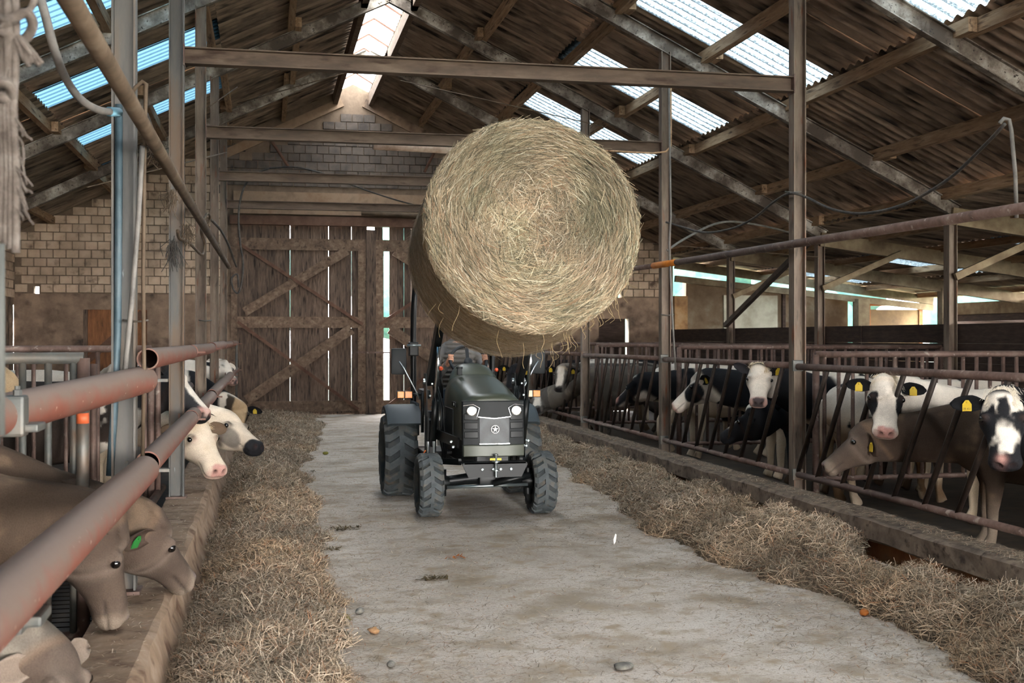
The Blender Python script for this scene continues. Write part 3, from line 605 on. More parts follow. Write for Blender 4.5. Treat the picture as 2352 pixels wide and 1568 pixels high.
bars('conduit', [atd(x, y, 15.3) for x, y in ((1375, 345), (1500, 352), (1530, 348), (1541, 335), (1541, 180))], .012, 'timber', 'thin conduit bending up to the third feed fence post')
for k, (a, b, d0, d1, lab) in enumerate((((920, 185), (1385, 290), 18, 17, 'taut wire crossing below the roof above the bale'), ((545, 238), (790, 168), 19, 18, 'taut wire below the roof slope by the ridge'), ((200, 430), (520, 350), 12, 16, 'thin rusty wire stretched below the roof by the red pipes'), ((545, 200), (480, 245), 17, 15, 'short grey wire stay at the fourth post top'), ((1500, 560), (1880, 590), 20, 20, 'slack wire below the outer eave'))):
    bars('wire', [atd(*a, d0), atd(*b, d1)], .008, 'dustypipe', lab, 'wire', n=6)
e = empty('tube_lamp', tuple(atd(950, 337, 15.6)), 'dusty fluorescent tube lamp hung below the second cross beam', 'lamp')
MB().tube([atd(857, 335, 15.3), atd(1060, 346, 15.7)], .05, 10).build('housing', nmat('dusty_lamp', ['9a7f6c', 'b89e8c', 'cbb8a8'], 8, .8, .3), e, smooth=True)
# stay rods from gable
for k, (a, b, lab) in enumerate((((620, 318), (662, 382), 'short rusty stay rod on the gable above the door'), ((1000, 345), (975, 395), 'rusty stay rod on the gable beside the bale'))):
    bars('stay_rod', [aty(*a, YG-.3), aty(*b, YG-.3)], .035, 'rustdoor', lab, 'rod', n=6)
# ---- bundle of old rope hanging close to the camera
rp = empty('rope_bundle', tuple(atd(20, 300, 2.7)), 'frayed grey rope bundle hanging close to the camera', 'rope')
RD = 2.7
def rstrand(pts, r, name='strand'): 
    return MB().tube(spline([atd(x, y, RD+dz) for x, y, dz in pts], 5), r, 8).build(name, M['rope'], rp, smooth=True)
for k in range(5):
    x0 = -6+k*9; rstrand([(x0+random.uniform(-5, 5), -60, 0), (x0+6, 60, random.uniform(-.02, .02)), (x0+4, 170, .01), (x0, 260, 0), (x0+2+k, 380, 0), (x0-2+k*2, 480, 0), (x0-6+k*3, 545+k*9, 0)], .010)
rstrand([(-20, 40, 0), (20, 45, -.03), (60, 30, -.03), (75, 60, 0), (50, 95, .02), (10, 75, -.02), (-20, 60, 0)], .012, 'knot')
rstrand([(-15, 70, -.02), (25, 50, -.03), (70, 20, -.02), (86, -30, 0)], .008, 'knot')
rstrand([(-20, 195, -.02), (10, 190, -.03), (26, 205, -.02), (24, 225, .0), (-5, 222, -.02), (-20, 215, 0)], .012, 'knot')
for k in range(7): rstrand([(30, 70, 0), (40+k*3, 100, random.uniform(-.02, .02)), (52+k*5, 128, 0), (60+k*6, 146+random.uniform(-8, 8), 0)], .006, 'frayed_end')
for k in range(16):
    y = random.uniform(250, 480); rstrand([(30, y, 0), (42+random.uniform(0, 12), y+25, random.uniform(-.02, .02)), (50+random.uniform(0, 30), y+40+random.uniform(-10, 40), 0)], .0022, 'frayed_end')
bars('pale_pole', [(atd(1, 1000, 2.5)), atd(0, 560, 2.5)], .010, plain('pale_pole_paint', '4c4d49', .7), 'pale vertical pole at the very edge beneath the rope', 'pole')
# cobweb and straw tufts caught on the overhead pipe
def tuft(px, py, d, n, ln, label, mt='dustypipe'):
    c = atd(px, py, d); m = MB()
    for i in range(n):
        p = c+Vector((random.gauss(0, .02), random.gauss(0, .03), random.gauss(0, .02)))
        q = p+Vector((random.gauss(0, .03), random.gauss(0, .03), -abs(random.gauss(ln, ln*.4)))); mid = (p+q)/2+Vector((random.gauss(0, .02), random.gauss(0, .02), 0))
        m.tube([p, mid, q], .0025, 4)
    o = m.build('straw_tuft', M[mt]); setp(o, label, 'tuft', kind='stuff')
tuft(395, 445, 8.0, 40, .09, 'tuft of cobweb and straw on the overhead pipe'); tuft(398, 560, 9.8, 60, .14, 'dark feathery tuft caught on the second blue post', 'cable')
tuft(350, 345, 7, 30, .06, 'small straw tuft under the overhead pipe at the nearest blue post'); tuft(430, 520, 10.2, 40, .10, 'cobweb tuft beside the second blue post')
# ================================================================== HAY
def hash3(ix, iy, iz, seed):
    n = (ix*374761393+iy*668265263+iz*2147483647+seed*974634777) & 0xffffffff
    n = ((n ^ (n >> 13))*1274126177) & 0xffffffff
    return ((n ^ (n >> 16)) & 0xffff)/65535.0
def vnoise(P, scale, seed=0):
    P = np.asarray(P, float)*scale; I = np.floor(P).astype(np.int64); f = P-I; f = f*f*(3-2*f); out = 0
    for dx in (0, 1):
        for dy in (0, 1):
            for dz in (0, 1):
                wt = (f[:, 0] if dx else 1-f[:, 0])*(f[:, 1] if dy else 1-f[:, 1])*(f[:, 2] if dz else 1-f[:, 2])
                out = out+wt*hash3(I[:, 0]+dx, I[:, 1]+dy, I[:, 2]+dz, seed)
    return out
def fbm(P, scale, seed=0, o=3):
    a = 0; amp = .5; tot = 0
    for k in range(o): a = a+amp*vnoise(P, scale*2**k, seed+k*17); tot += amp; amp *= .5
    return a/tot
def colmat(name, rough=.85, spec=.2, bump=0, bscale=60, sub=0):
    m, t, b = newmat(name); a = t.nodes.new('ShaderNodeVertexColor'); a.layer_name = 'Col'; t.links.new(a.outputs[0], b.inputs['Base Color'])
    b.inputs['Roughness'].default_value = rough; b.inputs['Specular IOR Level'].default_value = spec
    if bump:
        n = t.nodes.new('ShaderNodeTexNoise'); n.inputs['Scale'].default_value = bscale; n.inputs['Detail'].default_value = 5
        tcn = t.nodes.new('ShaderNodeTexCoord'); t.links.new(tcn.outputs['Object'], n.inputs['Vector'])
        bp = t.nodes.new('ShaderNodeBump'); bp.inputs['Strength'].default_value = bump; bp.inputs['Distance'].default_value = .01
        t.links.new(n.outputs[0], bp.inputs['Height']); t.links.new(bp.outputs[0], b.inputs['Normal'])
        mx = t.nodes.new('ShaderNodeMix'); mx.data_type = 'RGBA'; mx.blend_type = 'MULTIPLY'; mx.inputs['Factor'].default_value = .35
        rp_ = t.nodes.new('ShaderNodeValToRGB'); rp_.color_ramp.elements[0].position = .35; rp_.color_ramp.elements[0].color = (.45, .42, .4, 1); rp_.color_ramp.elements[1].position = .62
        t.links.new(n.outputs[0], rp_.inputs[0]); t.links.new(a.outputs[0], mx.inputs[6]); t.links.new(rp_.outputs[0], mx.inputs[7]); t.links.new(mx.outputs[2], b.inputs['Base Color'])
    return m
def np_mesh(name, V, Q, mat, cols=None, smooth=False, parent=None, origin=None):
    V = np.asarray(V, float); c = np.array(origin if origin is not None else (V.min(0)+V.max(0))/2); V = V-c
    me = bpy.data.meshes.new(name); k = Q.shape[1]
    me.vertices.add(len(V)); me.vertices.foreach_set('co', V.ravel())
    me.loops.add(Q.size); me.loops.foreach_set('vertex_index', Q.ravel().astype(np.int32))
    me.polygons.add(len(Q)); me.polygons.foreach_set('loop_start', np.arange(0, Q.size, k, dtype=np.int32))
    if smooth: me.polygons.foreach_set('use_smooth', np.ones(len(Q), bool))
    me.update(calc_edges=True)
    if cols is not None:
        a = me.color_attributes.new('Col', 'FLOAT_COLOR', 'POINT'); a.data.foreach_set('color', np.c_[cols, np.ones(len(cols))].astype(np.float32).ravel())
    me.materials.append(mat); o = bpy.data.objects.new(name, me); COL.objects.link(o)
    cv = Vector(c.tolist())
    if parent: o.parent = parent; o.location = cv-wloc(parent)
    else: o.location = cv
    return o
def unit(a): return a/np.maximum(np.linalg.norm(a, axis=1, keepdims=True), 1e-9)
def blades(P, T, N, L, W, curv):
    """n curved strips: 6 verts, 2 quads each"""
    T = unit(T); N = unit(N-T*(N*T).sum(1, keepdims=True)); S = np.cross(T, N)
    h = (L/2)[:, None]; w_ = (W/2)[:, None]; c = curv[:, None]
    p = [P-T*h, P+N*c, P+T*h]; V = np.stack([p[0]-S*w_, p[0]+S*w_, p[1]-S*w_, p[1]+S*w_, p[2]-S*w_*.5, p[2]+S*w_*.5], 1).reshape(-1, 3)
    b = (np.arange(len(P))*6)[:, None]; Q = np.concatenate([b+np.array([[0, 1, 3, 2]]), b+np.array([[2, 3, 5, 4]])], 1).reshape(-1, 4)
    return V, Q
def pick(cols, n, wts=None, jit=.18, rng=RNG):
    c = np.array([hexc(x) for x in cols])[rng.choice(len(cols), n, p=wts)]
    return np.clip(c*(1+rng.normal(0, jit, (n, 1))), .01, 1)
M['hay'] = colmat('hay_strands', .8, .25)
M['haybase'] = nmat('hay_core', ['6d5a3c', '8a7450', 'a58d66'], 30, .95, .8, dist=.03)
HAYC = ['c3ad8e', 'ae987a', 'dacbb0', '82775f', '96856b', '625b4a', 'a48062']; HAYW = [.22, .20, .12, .16, .14, .10, .06]
FLC = ['b39d85', '9b866f', 'cbbaa3', '7d7060', '6b6154', '8d7b69', '976b4d']; FLW = [.22, .22, .14, .14, .10, .12, .06]
# ---- the round bale on the loader
BR, BL = .865, 1.22
BF = atd(1228, 512, 9.3); BAX = Vector((.012, 1.223, -.226)).normalized()      # front centre, axis pointing back
BS = BAX.cross(Vector((0, 0, 1))).normalized(); BU = BS.cross(BAX).normalized()
bale = empty('hay_bale', BF+BAX*(BL/2), 'big round golden hay bale held high on the tractor loader', 'hay bale')
def bpt(r, ph, d):
    """numpy: radius, angle, depth -> world"""
    A = np.array(BAX[:]); S = np.array(BS[:]); U = np.array(BU[:]); c = np.array(BF[:])
    return c+np.outer(d, A)+(r*np.cos(ph))[:, None]*S+(r*np.sin(ph))[:, None]*U
prof = [(0.035, .0), (.03, .2), (.022, .45), (.012, .65), (.0, .76), (.012, .82), (.05, .855), (.12, .865), (.5, .868), (1.1, .862), (1.17, .83), (1.21, .79), (1.2, .5), (1.2, 0)]
nseg = 96; V = []; 
for i, (d, r) in enumerate(prof):
    ph = np.linspace(0, 2*math.pi, nseg, endpoint=False); pts = bpt(np.full(nseg, max(r, .002)), ph, np.full(nseg, d))
    nn = (fbm(pts, 3.2, 5)-.5)[:, None]; rad = np.cos(ph)[:, None]*np.array(BS[:])+np.sin(ph)[:, None]*np.array(BU[:])
    V.append(pts+nn*(rad*.05*(r > .5)+np.array(BAX[:])*.04*(d < .03)))
V = np.concatenate(V); Q = np.array([[i*nseg+k, i*nseg+(k+1) % nseg, (i+1)*nseg+(k+1) % nseg, (i+1)*nseg+k] for i in range(len(prof)-1) for k in range(nseg)])
np_mesh('packed_core', V, Q, M['haybase'], smooth=True, parent=bale)
A_ = np.array(BAX[:])
def bale_face(n):
    r = BR*np.sqrt(RNG.random(n))*.985; ph = RNG.random(n)*2*math.pi
    d = -.006+.04*(fbm(bpt(r, ph, np.zeros(n)), 3.2, 5)-.5)+.03*np.clip((r-.75)/.11, 0, 1)**2-RNG.random(n)*.022
    d = d+np.interp(r, [0, .2, .45, .65, .76], [.035, .03, .022, .012, 0])
    P = bpt(r, ph, d); tang = -np.sin(ph)[:, None]*np.array(BS[:])+np.cos(ph)[:, None]*np.array(BU[:]); rad = np.cos(ph)[:, None]*np.array(BS[:])+np.sin(ph)[:, None]*np.array(BU[:])
    mess = np.clip(1.35-r/.42, 0.10, 1.0)+.10; ang = RNG.normal(0, 1, n)*mess*1.2
    patch = (fbm(P, 2.2, 31)-.5)*2.6*mess
    T = tang*np.cos(ang+patch)[:, None]+rad*np.sin(ang+patch)[:, None]+A_*RNG.normal(0, .10, (n, 1))
    L = RNG.uniform(.05, .19, n)*np.where(r > .4, 1.3, .9); W = RNG.choice([.0022, .003, .0042, .006], n)
    sag = L**2/(8*np.maximum(r, .15))
    V, Q = blades(P, T, -A_+rad*.35, L, W, sag*.8+RNG.normal(0, .006, n))
    col = pick(HAYC, n, HAYW); k = fbm(P, 2.6, 77)[:, None]; col = col*(.30+.85*k); g = np.clip(fbm(P, 3.1, 99)-.45, 0, 1)[:, None]*1.4; col = col*(1-g*np.array([.38, .22, .30]))
    return V, Q, np.repeat(col, 6, 0)
def bale_side(n):
    ph = RNG.random(n)*2*math.pi; d = RNG.random(n)*1.16+.03; r = np.full(n, BR)+RNG.random(n)*.012
    P = bpt(r, ph, d); tang = -np.sin(ph)[:, None]*np.array(BS[:])+np.cos(ph)[:, None]*np.array(BU[:]); rad = np.cos(ph)[:, None]*np.array(BS[:])+np.sin(ph)[:, None]*np.array(BU[:])
    T = tang+A_*RNG.normal(0, .22, (n, 1))+rad*RNG.normal(0, .05, (n, 1)); fz = RNG.random(n) < .05
    T[fz] += rad[fz]*RNG.uniform(.3, 1.2, (fz.sum(), 1))
    L = RNG.uniform(.05, .16, n); W = RNG.uniform(.002, .004, n); V, Q = blades(P, T, rad, L, W, L**2/(8*BR)+.002)
    col = pick(HAYC, n, HAYW)*(.85+.3*RNG.random((n, 1)))*np.where(d < .14, 1.15, 1.1)[:, None]  # side strands lightened in colour to imitate light bounced off the floor
    return V, Q, np.repeat(col, 6, 0)
def bale_rim(n):
    ph = RNG.random(n)*2*math.pi; d = RNG.uniform(-.01, .08, n); r = BR-.055*np.clip(1-d/.06, 0, 1)**2+RNG.random(n)*.01
    P = bpt(r, ph, d); tang = -np.sin(ph)[:, None]*np.array(BS[:])+np.cos(ph)[:, None]*np.array(BU[:]); rad = np.cos(ph)[:, None]*np.array(BS[:])+np.sin(ph)[:, None]*np.array(BU[:])
    T = tang+rad*RNG.normal(0, .12, (n, 1))+A_*RNG.normal(0, .12, (n, 1)); L = RNG.uniform(.06, .18, n)
    V, Q = blades(P, T, rad-A_*.7, L, RNG.uniform(.002, .004, n), L**2/(8*BR))
    return V, Q, np.repeat(pick(HAYC, n, HAYW)*1.05, 6, 0)
def stack(parts):
    Vs, Qs, Cs, k = [], [], [], 0
    for V, Q, C in parts: Vs.append(V); Qs.append(Q+k); Cs.append(C); k += len(V)
    return np.concatenate(Vs), np.concatenate(Qs), np.concatenate(Cs)
V, Q, C = stack([bale_face(30000), bale_side(30000), bale_rim(7000)])
setp(np_mesh('loose_strands', V, Q, M['hay'], C, parent=bale), kind='stuff')
m = MB()
for i in range(46):
    ph = random.uniform(-1.25, -.15) if i < 34 else random.uniform(-2.6, -.4)
    if random.random() < .15: ph = random.uniform(-.2, .3)
    d = random.uniform(.02, 1.1); p = Vector(bpt(np.array([BR]), np.array([ph]), np.array([d]))[0].tolist()); ln = random.uniform(.05, .22); out = (p-(BF+BAX*d)).normalized()
    pts = [p-out*.02, p+out*.03+Vector((random.gauss(0, .01), random.gauss(0, .01), -ln*.3)), p+out*.03+Vector((random.gauss(0, .02), random.gauss(0, .02), -ln*.7)), p+out*.02+Vector((random.gauss(0, .03), random.gauss(0, .03), -ln))]
    m.tube(spline(pts, 3), .0016, 4)
setp(m.build('dangling_straws', plain('dry_straw', 'b79f74', .8), bale), kind='stuff')
# ---- hay along both kerbs
def edge(ys, xs, y): return np.interp(y, ys, xs)
def hleft(x, y):
    xo = edge([3, 5, 6.3, 7.6, 9.5, 11.2, 13, 14.8, 17, 21, 26.5], [.45, .42, .48, .42, .48, .52, .46, .45, .60, .95, 1.2], y)+.16*(fbm(np.c_[x*0, y, x*0], 1.3, 3)-.5)*2+.34*(fbm(np.c_[x, y, x*0], 3.2, 71)-.5)
    xi = -.47+.10*np.clip(fbm(np.c_[y*0, y, y*0], .8, 8)-.5, 0, 1)*3
    u = np.clip((x-xi)/np.maximum(xo-xi, .1), 0, 1); prof = np.clip(np.sin(math.pi*np.clip(u*.92+.08, 0, 1)), 0, 1)**.7
    amp = edge([3, 9, 13, 20, 27], [.20, .20, .17, .13, .10], y)
    P = np.c_[x, y, x*0]; h = prof*amp*(.15+1.65*fbm(P, 1.7, 21))*(.75+.5*fbm(P, 5.5, 4))
    return np.where((u <= 0) | (u >= 1), -.03, h-.012)
def hright(x, y):
    xo = edge([3.5, 5.2, 5.8, 6.9, 7.7, 8.6, 9.5, 11, 12.1, 14, 16, 19, 22, 26.5], [3.55, 3.5, 3.62, 3.74, 3.66, 3.42, 3.32, 3.42, 3.6, 3.8, 4.0, 4.0, 3.9, 3.8], y)+.12*(fbm(np.c_[x*0, y, x*0], 1.4, 13)-.5)*2+.34*(fbm(np.c_[x, y, x*0], 3.2, 72)-.5)
    xi = edge([3.5, 6.0, 6.6, 7.7, 8.2, 8.7, 9.5, 10.3, 11, 13, 18, 27], [4.55, 4.50, 4.32, 4.26, 4.42, 4.74, 4.60, 4.52, 4.70, 4.70, 4.76, 4.76], y)
    u = np.clip((xi-x)/np.maximum(xi-xo, .1), 0, 1); prof = np.clip(np.sin(math.pi*np.clip(u*.9+.1, 0, 1)), 0, 1)**.65
    amp = edge([3, 8, 12, 17, 19, 22, 27], [.24, .27, .22, .15, .22, .12, .10], y)
    P = np.c_[x, y, x*0]; h = prof*amp*(.15+1.65*fbm(P, 1.9, 41))*(.75+.5*fbm(P, 6, 14))
    return np.where((u <= 0) | (u >= 1), -.03, h-.012)
def hay_row(name, hf, x0, x1, y0, y1, n, label):
    e = empty(name, ((x0+x1)/2, (y0+y1)/2, 0), label, 'hay', kind='stuff')
    gx = np.arange(x0, x1+.001, .045); gy = np.arange(y0, y1, .06); X, Y = np.meshgrid(gx, gy); Z = hf(X.ravel(), Y.ravel())
    nx = len(gx); ny = len(gy); V = np.c_[X.ravel(), Y.ravel(), Z]
    idx = np.arange(nx*ny).reshape(ny, nx); Q = np.stack([idx[:-1, :-1].ravel(), idx[:-1, 1:].ravel(), idx[1:, 1:].ravel(), idx[1:, :-1].ravel()], 1)
    keep = (Z[Q] > -.02).any(1); np_mesh('hay_bed', V, Q[keep], nmat(name+'_bed', ['564839', '72614f', '8b7863'], 26, .95, 1.0, dist=.05), smooth=True, parent=e)
    # more strands close to the camera
    y = y0+(y1-y0)*RNG.random(n*3)**1.75; x = RNG.uniform(x0, x1, n*3); z = hf(x, y); ok = np.where(z > -.011)[0][:n]; x, y, z = x[ok], y[ok], z[ok]; k = len(x)
    e_ = .04; gxn = (hf(x+e_, y)-hf(x-e_, y))/(2*e_); gyn = (hf(x, y+e_)-hf(x, y-e_))/(2*e_); N = unit(np.c_[-np.clip(gxn, -1.5, 1.5), -np.clip(gyn, -1.5, 1.5), np.ones(k)])
    a = RNG.random(k)*2*math.pi; T = np.c_[np.cos(a), np.sin(a), np.zeros(k)]; T = T-N*(T*N).sum(1, keepdims=True)+N*RNG.normal(0, .28, (k, 1))
    P = np.c_[x, y, z]+N*RNG.uniform(-.005, .035, (k, 1)); far = np.clip((y-5)/16, 0, 1)
    L = RNG.uniform(.05, .17, k); W = RNG.uniform(.0018, .0034, k)*(1+1.3*far); V, Q = blades(P, T, N, L, W, RNG.normal(.008, .014, k))
    col = pick(FLC, k, FLW); t = fbm(P, 1.6, 61)[:, None]; col = col*(.62+.7*t); warm = np.clip(fbm(P, 1.1, 5)-.5, 0, 1)[:, None]*1.2; col = col*(1+warm*np.array([.25, 0, -.3]))
    setp(np_mesh('hay_strands', V, Q, M['hay'], np.repeat(col, 6, 0), parent=e), kind='stuff')
    return e
hay_row('hay_windrow', hleft, -.48, 1.45, 3.2, 26.6, 72000, 'long row of loose hay under the red pipes')
hay_row('hay_windrow', hright, 2.95, 4.80, 3.4, 26.6, 82000, 'long row of loose hay along the feed fence kerb')
# ---- chaff on the passage floor and on the kerb tops
def chaff(name, n, xf, y0, y1, z, label, pw=1.6, dens=None, Lr=(.02, .09)):
    y = y0+(y1-y0)*RNG.random(n)**pw; x = xf(y, RNG.random(n)); 
    if dens is not None: kp = RNG.random(n) < dens(x, y); x, y = x[kp], y[kp]
    k = len(x); a = RNG.normal(.2, .9, k); T = np.c_[np.cos(a), np.sin(a), RNG.normal(0, .05, k)]; P = np.c_[x, y, np.full(k, z)+RNG.uniform(.001, .008, k)]
    V, Q = blades(P, T, np.tile([0, 0, 1.], (k, 1)), RNG.uniform(*Lr, k), RNG.uniform(.002, .004, k)*(1+np.clip((y-5)/10, 0, 1.2)), RNG.uniform(0, .004, k))
    o = np_mesh(name, V, Q, M['hay'], np.repeat(pick(FLC, k, FLW)*.95, 6, 0)); setp(o, label, 'straw', kind='stuff')
def lane_d(x, y):
    P = np.c_[x, y, x*0]; side = np.clip(np.abs(x-2.0)/1.5, 0, 1)**1.6
    return np.clip(.22+.75*side+1.1*(fbm(P, 1.2, 7)-.5), .06, 1)
chaff('straw_litter', 60000, lambda y, u: .25+u*3.6, 4.4, 24, 0, 'thin straw litter on the passage floor', dens=lane_d)
chaff('straw_litter', 5000, lambda y, u: 4.74+u*.22, 6.5, 24, .315, 'straw litter on the dark kerb top', Lr=(.03, .12))
chaff('straw_litter', 2500, lambda y, u: -.84+u*.29, 4.0, 20, .315, 'straw litter on the worn kerb beneath the red pipes', Lr=(.02, .06))
def loft(path, ry, rz, side0, side1=None, n=18, sq=2.3):
    """closed tube: elliptical rings; lateral axis blends side0 -> side1"""
    P = [Vector(p) for p in path]; L = len(P); vs = []
    side0 = Vector(side0); side1 = Vector(side1) if side1 is not None else side0
    for i, p in enumerate(P):
        t = (P[min(i+1, L-1)]-P[max(i-1, 0)]).normalized(); s = side0.lerp(side1, i/max(1, L-1)); s = (s-t*s.dot(t)).normalized(); u = s.cross(t)
        for k in range(n):
            a = 2*math.pi*k/n; c, d = math.cos(a), math.sin(a); e = 2/sq
            vs.append(p+s*(ry[i]*math.copysign(abs(c)**e, c))+u*(rz[i]*math.copysign(abs(d)**e, d)))
    fs = [(i*n+k, i*n+(k+1) % n, (i+1)*n+(k+1) % n, (i+1)*n+k) for i in range(L-1) for k in range(n)]
    fs += [tuple(reversed(range(n))), tuple(range((L-1)*n, L*n))]
    return vs, fs
M['eye'] = plain('cattle_eye', '0c0908', .08, 0, .8)
# ================================================================== TRACTOR (local: front axle at origin, faces -Y)
M['green'] = nmat('olive_paint', ['3a3e34', '42463b'], 2, .34, .0, .1, coord='Object', spec=.35, fine=('4d4c42', 3, .6, .8))
M['blackplastic'] = nmat('black_plastic', ['15181a', '1c2022'], 6, .5, .05, 0, coord='Object', spec=.22)
M['blackpaint'] = nmat('black_paint', ['0b0d0e', '131617'], 5, .38, .05, .1, coord='Object', spec=.3)
M['rubber'] = nmat('dusty_rubber', ['24282b', '33383a', '45433f'], 4, .8, .25, coord='Object', fine=('5c5348', 7, .58, .75))
M['chrome'] = plain('chrome', 'd8dadb', .15, 1.0)
M['zinc'] = plain('zinc_bolt', 'aab4b6', .3, .9)
M['fender'] = nmat('grey_plastic', ['30363a', '3b4246'], 4, .5, .05, coord='Object')
M['amber'] = nmat('amber_lens', ['d9751a', 'ef9430'], 30, .25, .05, coord='Object'); M['paleamber'] = nmat('pale_lens', ['d8b48e', 'e7cdb0'], 30, .25, .05, coord='Object')
M['lamp_on'] = plain('headlamp_glow', 'fff2dc', .2, 0, .5, 'ffe9c8', 7.0)
M['seatblack'] = nmat('seat_vinyl', ['1d2023', '2a2d30'], 8, .5, .1, coord='Object')
M['cylsteel'] = plain('piston_rod', 'c0c4c6', .18, 1.0)
M['lug'] = nmat('dusty_lugs', ['3a3f42', '4c5153', '5d5a54'], 5, .8, .25, coord='Object', fine=('6d6356', 7, .56, .75))
TL = Vector((2.12, 11.41, 0))
T = empty('tractor', TL, 'compact olive green tractor with front loader and headlights on', 'tractor')
def tp(x, y, z): return TL+Vector((x, y, z))
class TB(MB):
    """MB whose coordinates are tractor-local"""
    def build(s, name, mat, parent=T, smooth=False, bevel=0, **k):
        s.v = [(x+TL.x, y+TL.y, z+TL.z) for x, y, z in s.v]; return MB.build(s, name, mat, parent, smooth, bevel=bevel, **k)
def sect_loft(mb, secs, n=32, sq=4.5, curv=None):
    """secs: (y, halfwidth, zbottom, ztop)"""
    vs = []
    for si, (y, w_, zb, zt) in enumerate(secs):
        cv = curv[si] if curv else 0
        for k in range(n):
            a = 2*math.pi*k/n; c, d = math.cos(a), math.sin(a); e = 2/sq
            x_ = w_*math.copysign(abs(c)**e, c); vs.append((x_, y+cv*x_*x_, (zb+zt)/2+(zt-zb)/2*math.copysign(abs(d)**e, d)))
    L = len(secs); fs = [(i*n+k, (i+1)*n+k, (i+1)*n+(k+1) % n, i*n+(k+1) % n) for i in range(L-1) for k in range(n)]
    mb.add(vs, fs+[tuple(range(n)), tuple(reversed(range((L-1)*n, L*n)))]); return mb
# ---- hood
m = TB(); sect_loft(m, [(-.452, .25, .78, 1.165), (-.444, .285, .74, 1.192), (-.415, .302, .72, 1.212), (-.34, .308, .71, 1.222), (-.2, .312, .70, 1.245), (.1, .318, .70, 1.295), (.4, .322, .70, 1.345), (.62, .312, .72, 1.372), (.66, .29, .74, 1.36)], sq=3.2, curv=[.42, .42, .42, .35, .2, 0, 0, 0, 0]); hood = m.build('hood', M['green'], smooth='auto')
m = TB(); sect_loft(m, [(.60, .30, .75, 1.35), (.66, .285, .75, 1.43), (.74, .26, .75, 1.475), (.86, .24, .75, 1.48), (.92, .20, .75, 1.45)], sq=3.0); m.build('dash_cowl', M['green'], smooth='auto')
m = TB(); m.bbox((-.17, .52, 1.40), (.05, .05, .07), .008); m.lathe((-.17, .52, 1.43), (0, 0, 1), [(0, .034), (.018, .034), (.02, .02)], 14); m.build('filler_cap', M['blackplastic'], smooth='auto')
def front_panel(xa, xb, za, zb, off, th=.025, nx=12, nz=2, cap=.42, lean=.06, xtop=None):
    vs = []; 
    for side in (0, 1):
        for j in range(nz+1):
            for i in range(nx+1):
                z = za+(zb-za)*j/nz; f = 1 if xtop is None else 1+(xtop-1)*j/nz; x = (xa+(xb-xa)*i/nx)*f
                vs.append((x, -.49-off+cap*x*x+lean*(z-.7)+side*th, z))
    r = nx+1; o = r*(nz+1); fs = []
    for j in range(nz):
        for i in range(nx):
            a = j*r+i; fs += [(a, a+1, a+r+1, a+r), (o+a, o+a+r, o+a+r+1, o+a+1)]
    for i in range(nx): fs += [(i, o+i, o+i+1, i+1), (nz*r+i, nz*r+i+1, o+nz*r+i+1, o+nz*r+i)]
    for j in range(nz): fs += [(j*r, (j+1)*r, o+(j+1)*r, o+j*r), (j*r+nx, o+j*r+nx, o+(j+1)*r+nx, (j+1)*r+nx)]
    return TB().add(vs, fs)
mask = front_panel(-.298, .298, .73, 1.15, .008, .07, 16, 4).build('front_mask', M['blackplastic'], smooth='auto', bevel=.008)
m = front_panel(-.295, .295, .625, .735, .012, .08, 16, 2); m.build('lower_valance', M['green'], smooth='auto', bevel=.008)
# dark moulded ribs either side of the grille
for s in (-1, 1):
    for k in range(3):
        z = .80+k*.085; xs = (.155, .285) if s > 0 else (-.285, -.155); front_panel(xs[0], xs[1], z, z+.062, .014, .02, 5, 1).build('side_louvre', M['blackpaint'], mask, bevel=.005)
# grille with perforated pattern
gm_, t_, b_ = newmat('perforated_grille'); vo = t_.nodes.new('ShaderNodeTexVoronoi'); vo.inputs['Scale'].default_value = 85; vo.inputs['Randomness'].default_value = .1
tcn = t_.nodes.new('ShaderNodeTexCoord'); t_.links.new(tcn.outputs['Object'], vo.inputs['Vector']); rr = t_.nodes.new('ShaderNodeValToRGB'); rr.color_ramp.elements[0].color = c4(hexc('15181a')); rr.color_ramp.elements[1].color = c4(hexc('34393c')); rr.color_ramp.elements[0].position = .3; rr.color_ramp.elements[1].position = .55
t_.links.new(vo.outputs['Distance'], rr.inputs[0]); t_.links.new(rr.outputs[0], b_.inputs['Base Color']); b_.inputs['Roughness'].default_value = .45
gr = front_panel(-.142, .142, .745, .985, .016, .02, 8, 2).build('grille', gm_, mask, smooth='auto')
front_panel(-.145, .145, .742, .750, .022, .02, 8, 1).build('chrome_strip', M['chrome'], mask)
for s in (-1, 1):
    m = TB(); a = (s*.155, -.49-.022+.42*.155**2+.06*.295, 1.0); b = (0, -.49-.022+.06*.285, .985); m.bar(a, b, .012, .008); m.build('chrome_strip', M['chrome'], mask)
# emblem: ring with winged star
em = TB(); c = (0, -.522, .885); em.pipe((0, -.518, .885), (0, -.528, .885), .040, .034, 28); em.build('emblem_ring', M['chrome'], mask, smooth='auto')
pts = []
for k in range(5):
    a = math.pi/2+k*2*math.pi/5; r1 = .030 if k else .033; pts.append((r1*math.cos(a), r1*math.sin(a))); a2 = a+math.pi/5; pts.append((.012*math.cos(a2), .012*math.sin(a2)))
k = len(pts); vs = [(x, -.527, .885+z) for x, z in pts]+[(x, -.520, .885+z) for x, z in pts]
TB().add(vs, [tuple(range(k)), tuple(reversed(range(k, 2*k)))]+[(i, i+k, (i+1) % k+k, (i+1) % k) for i in range(k)]).build('emblem_star', M['chrome'], mask)
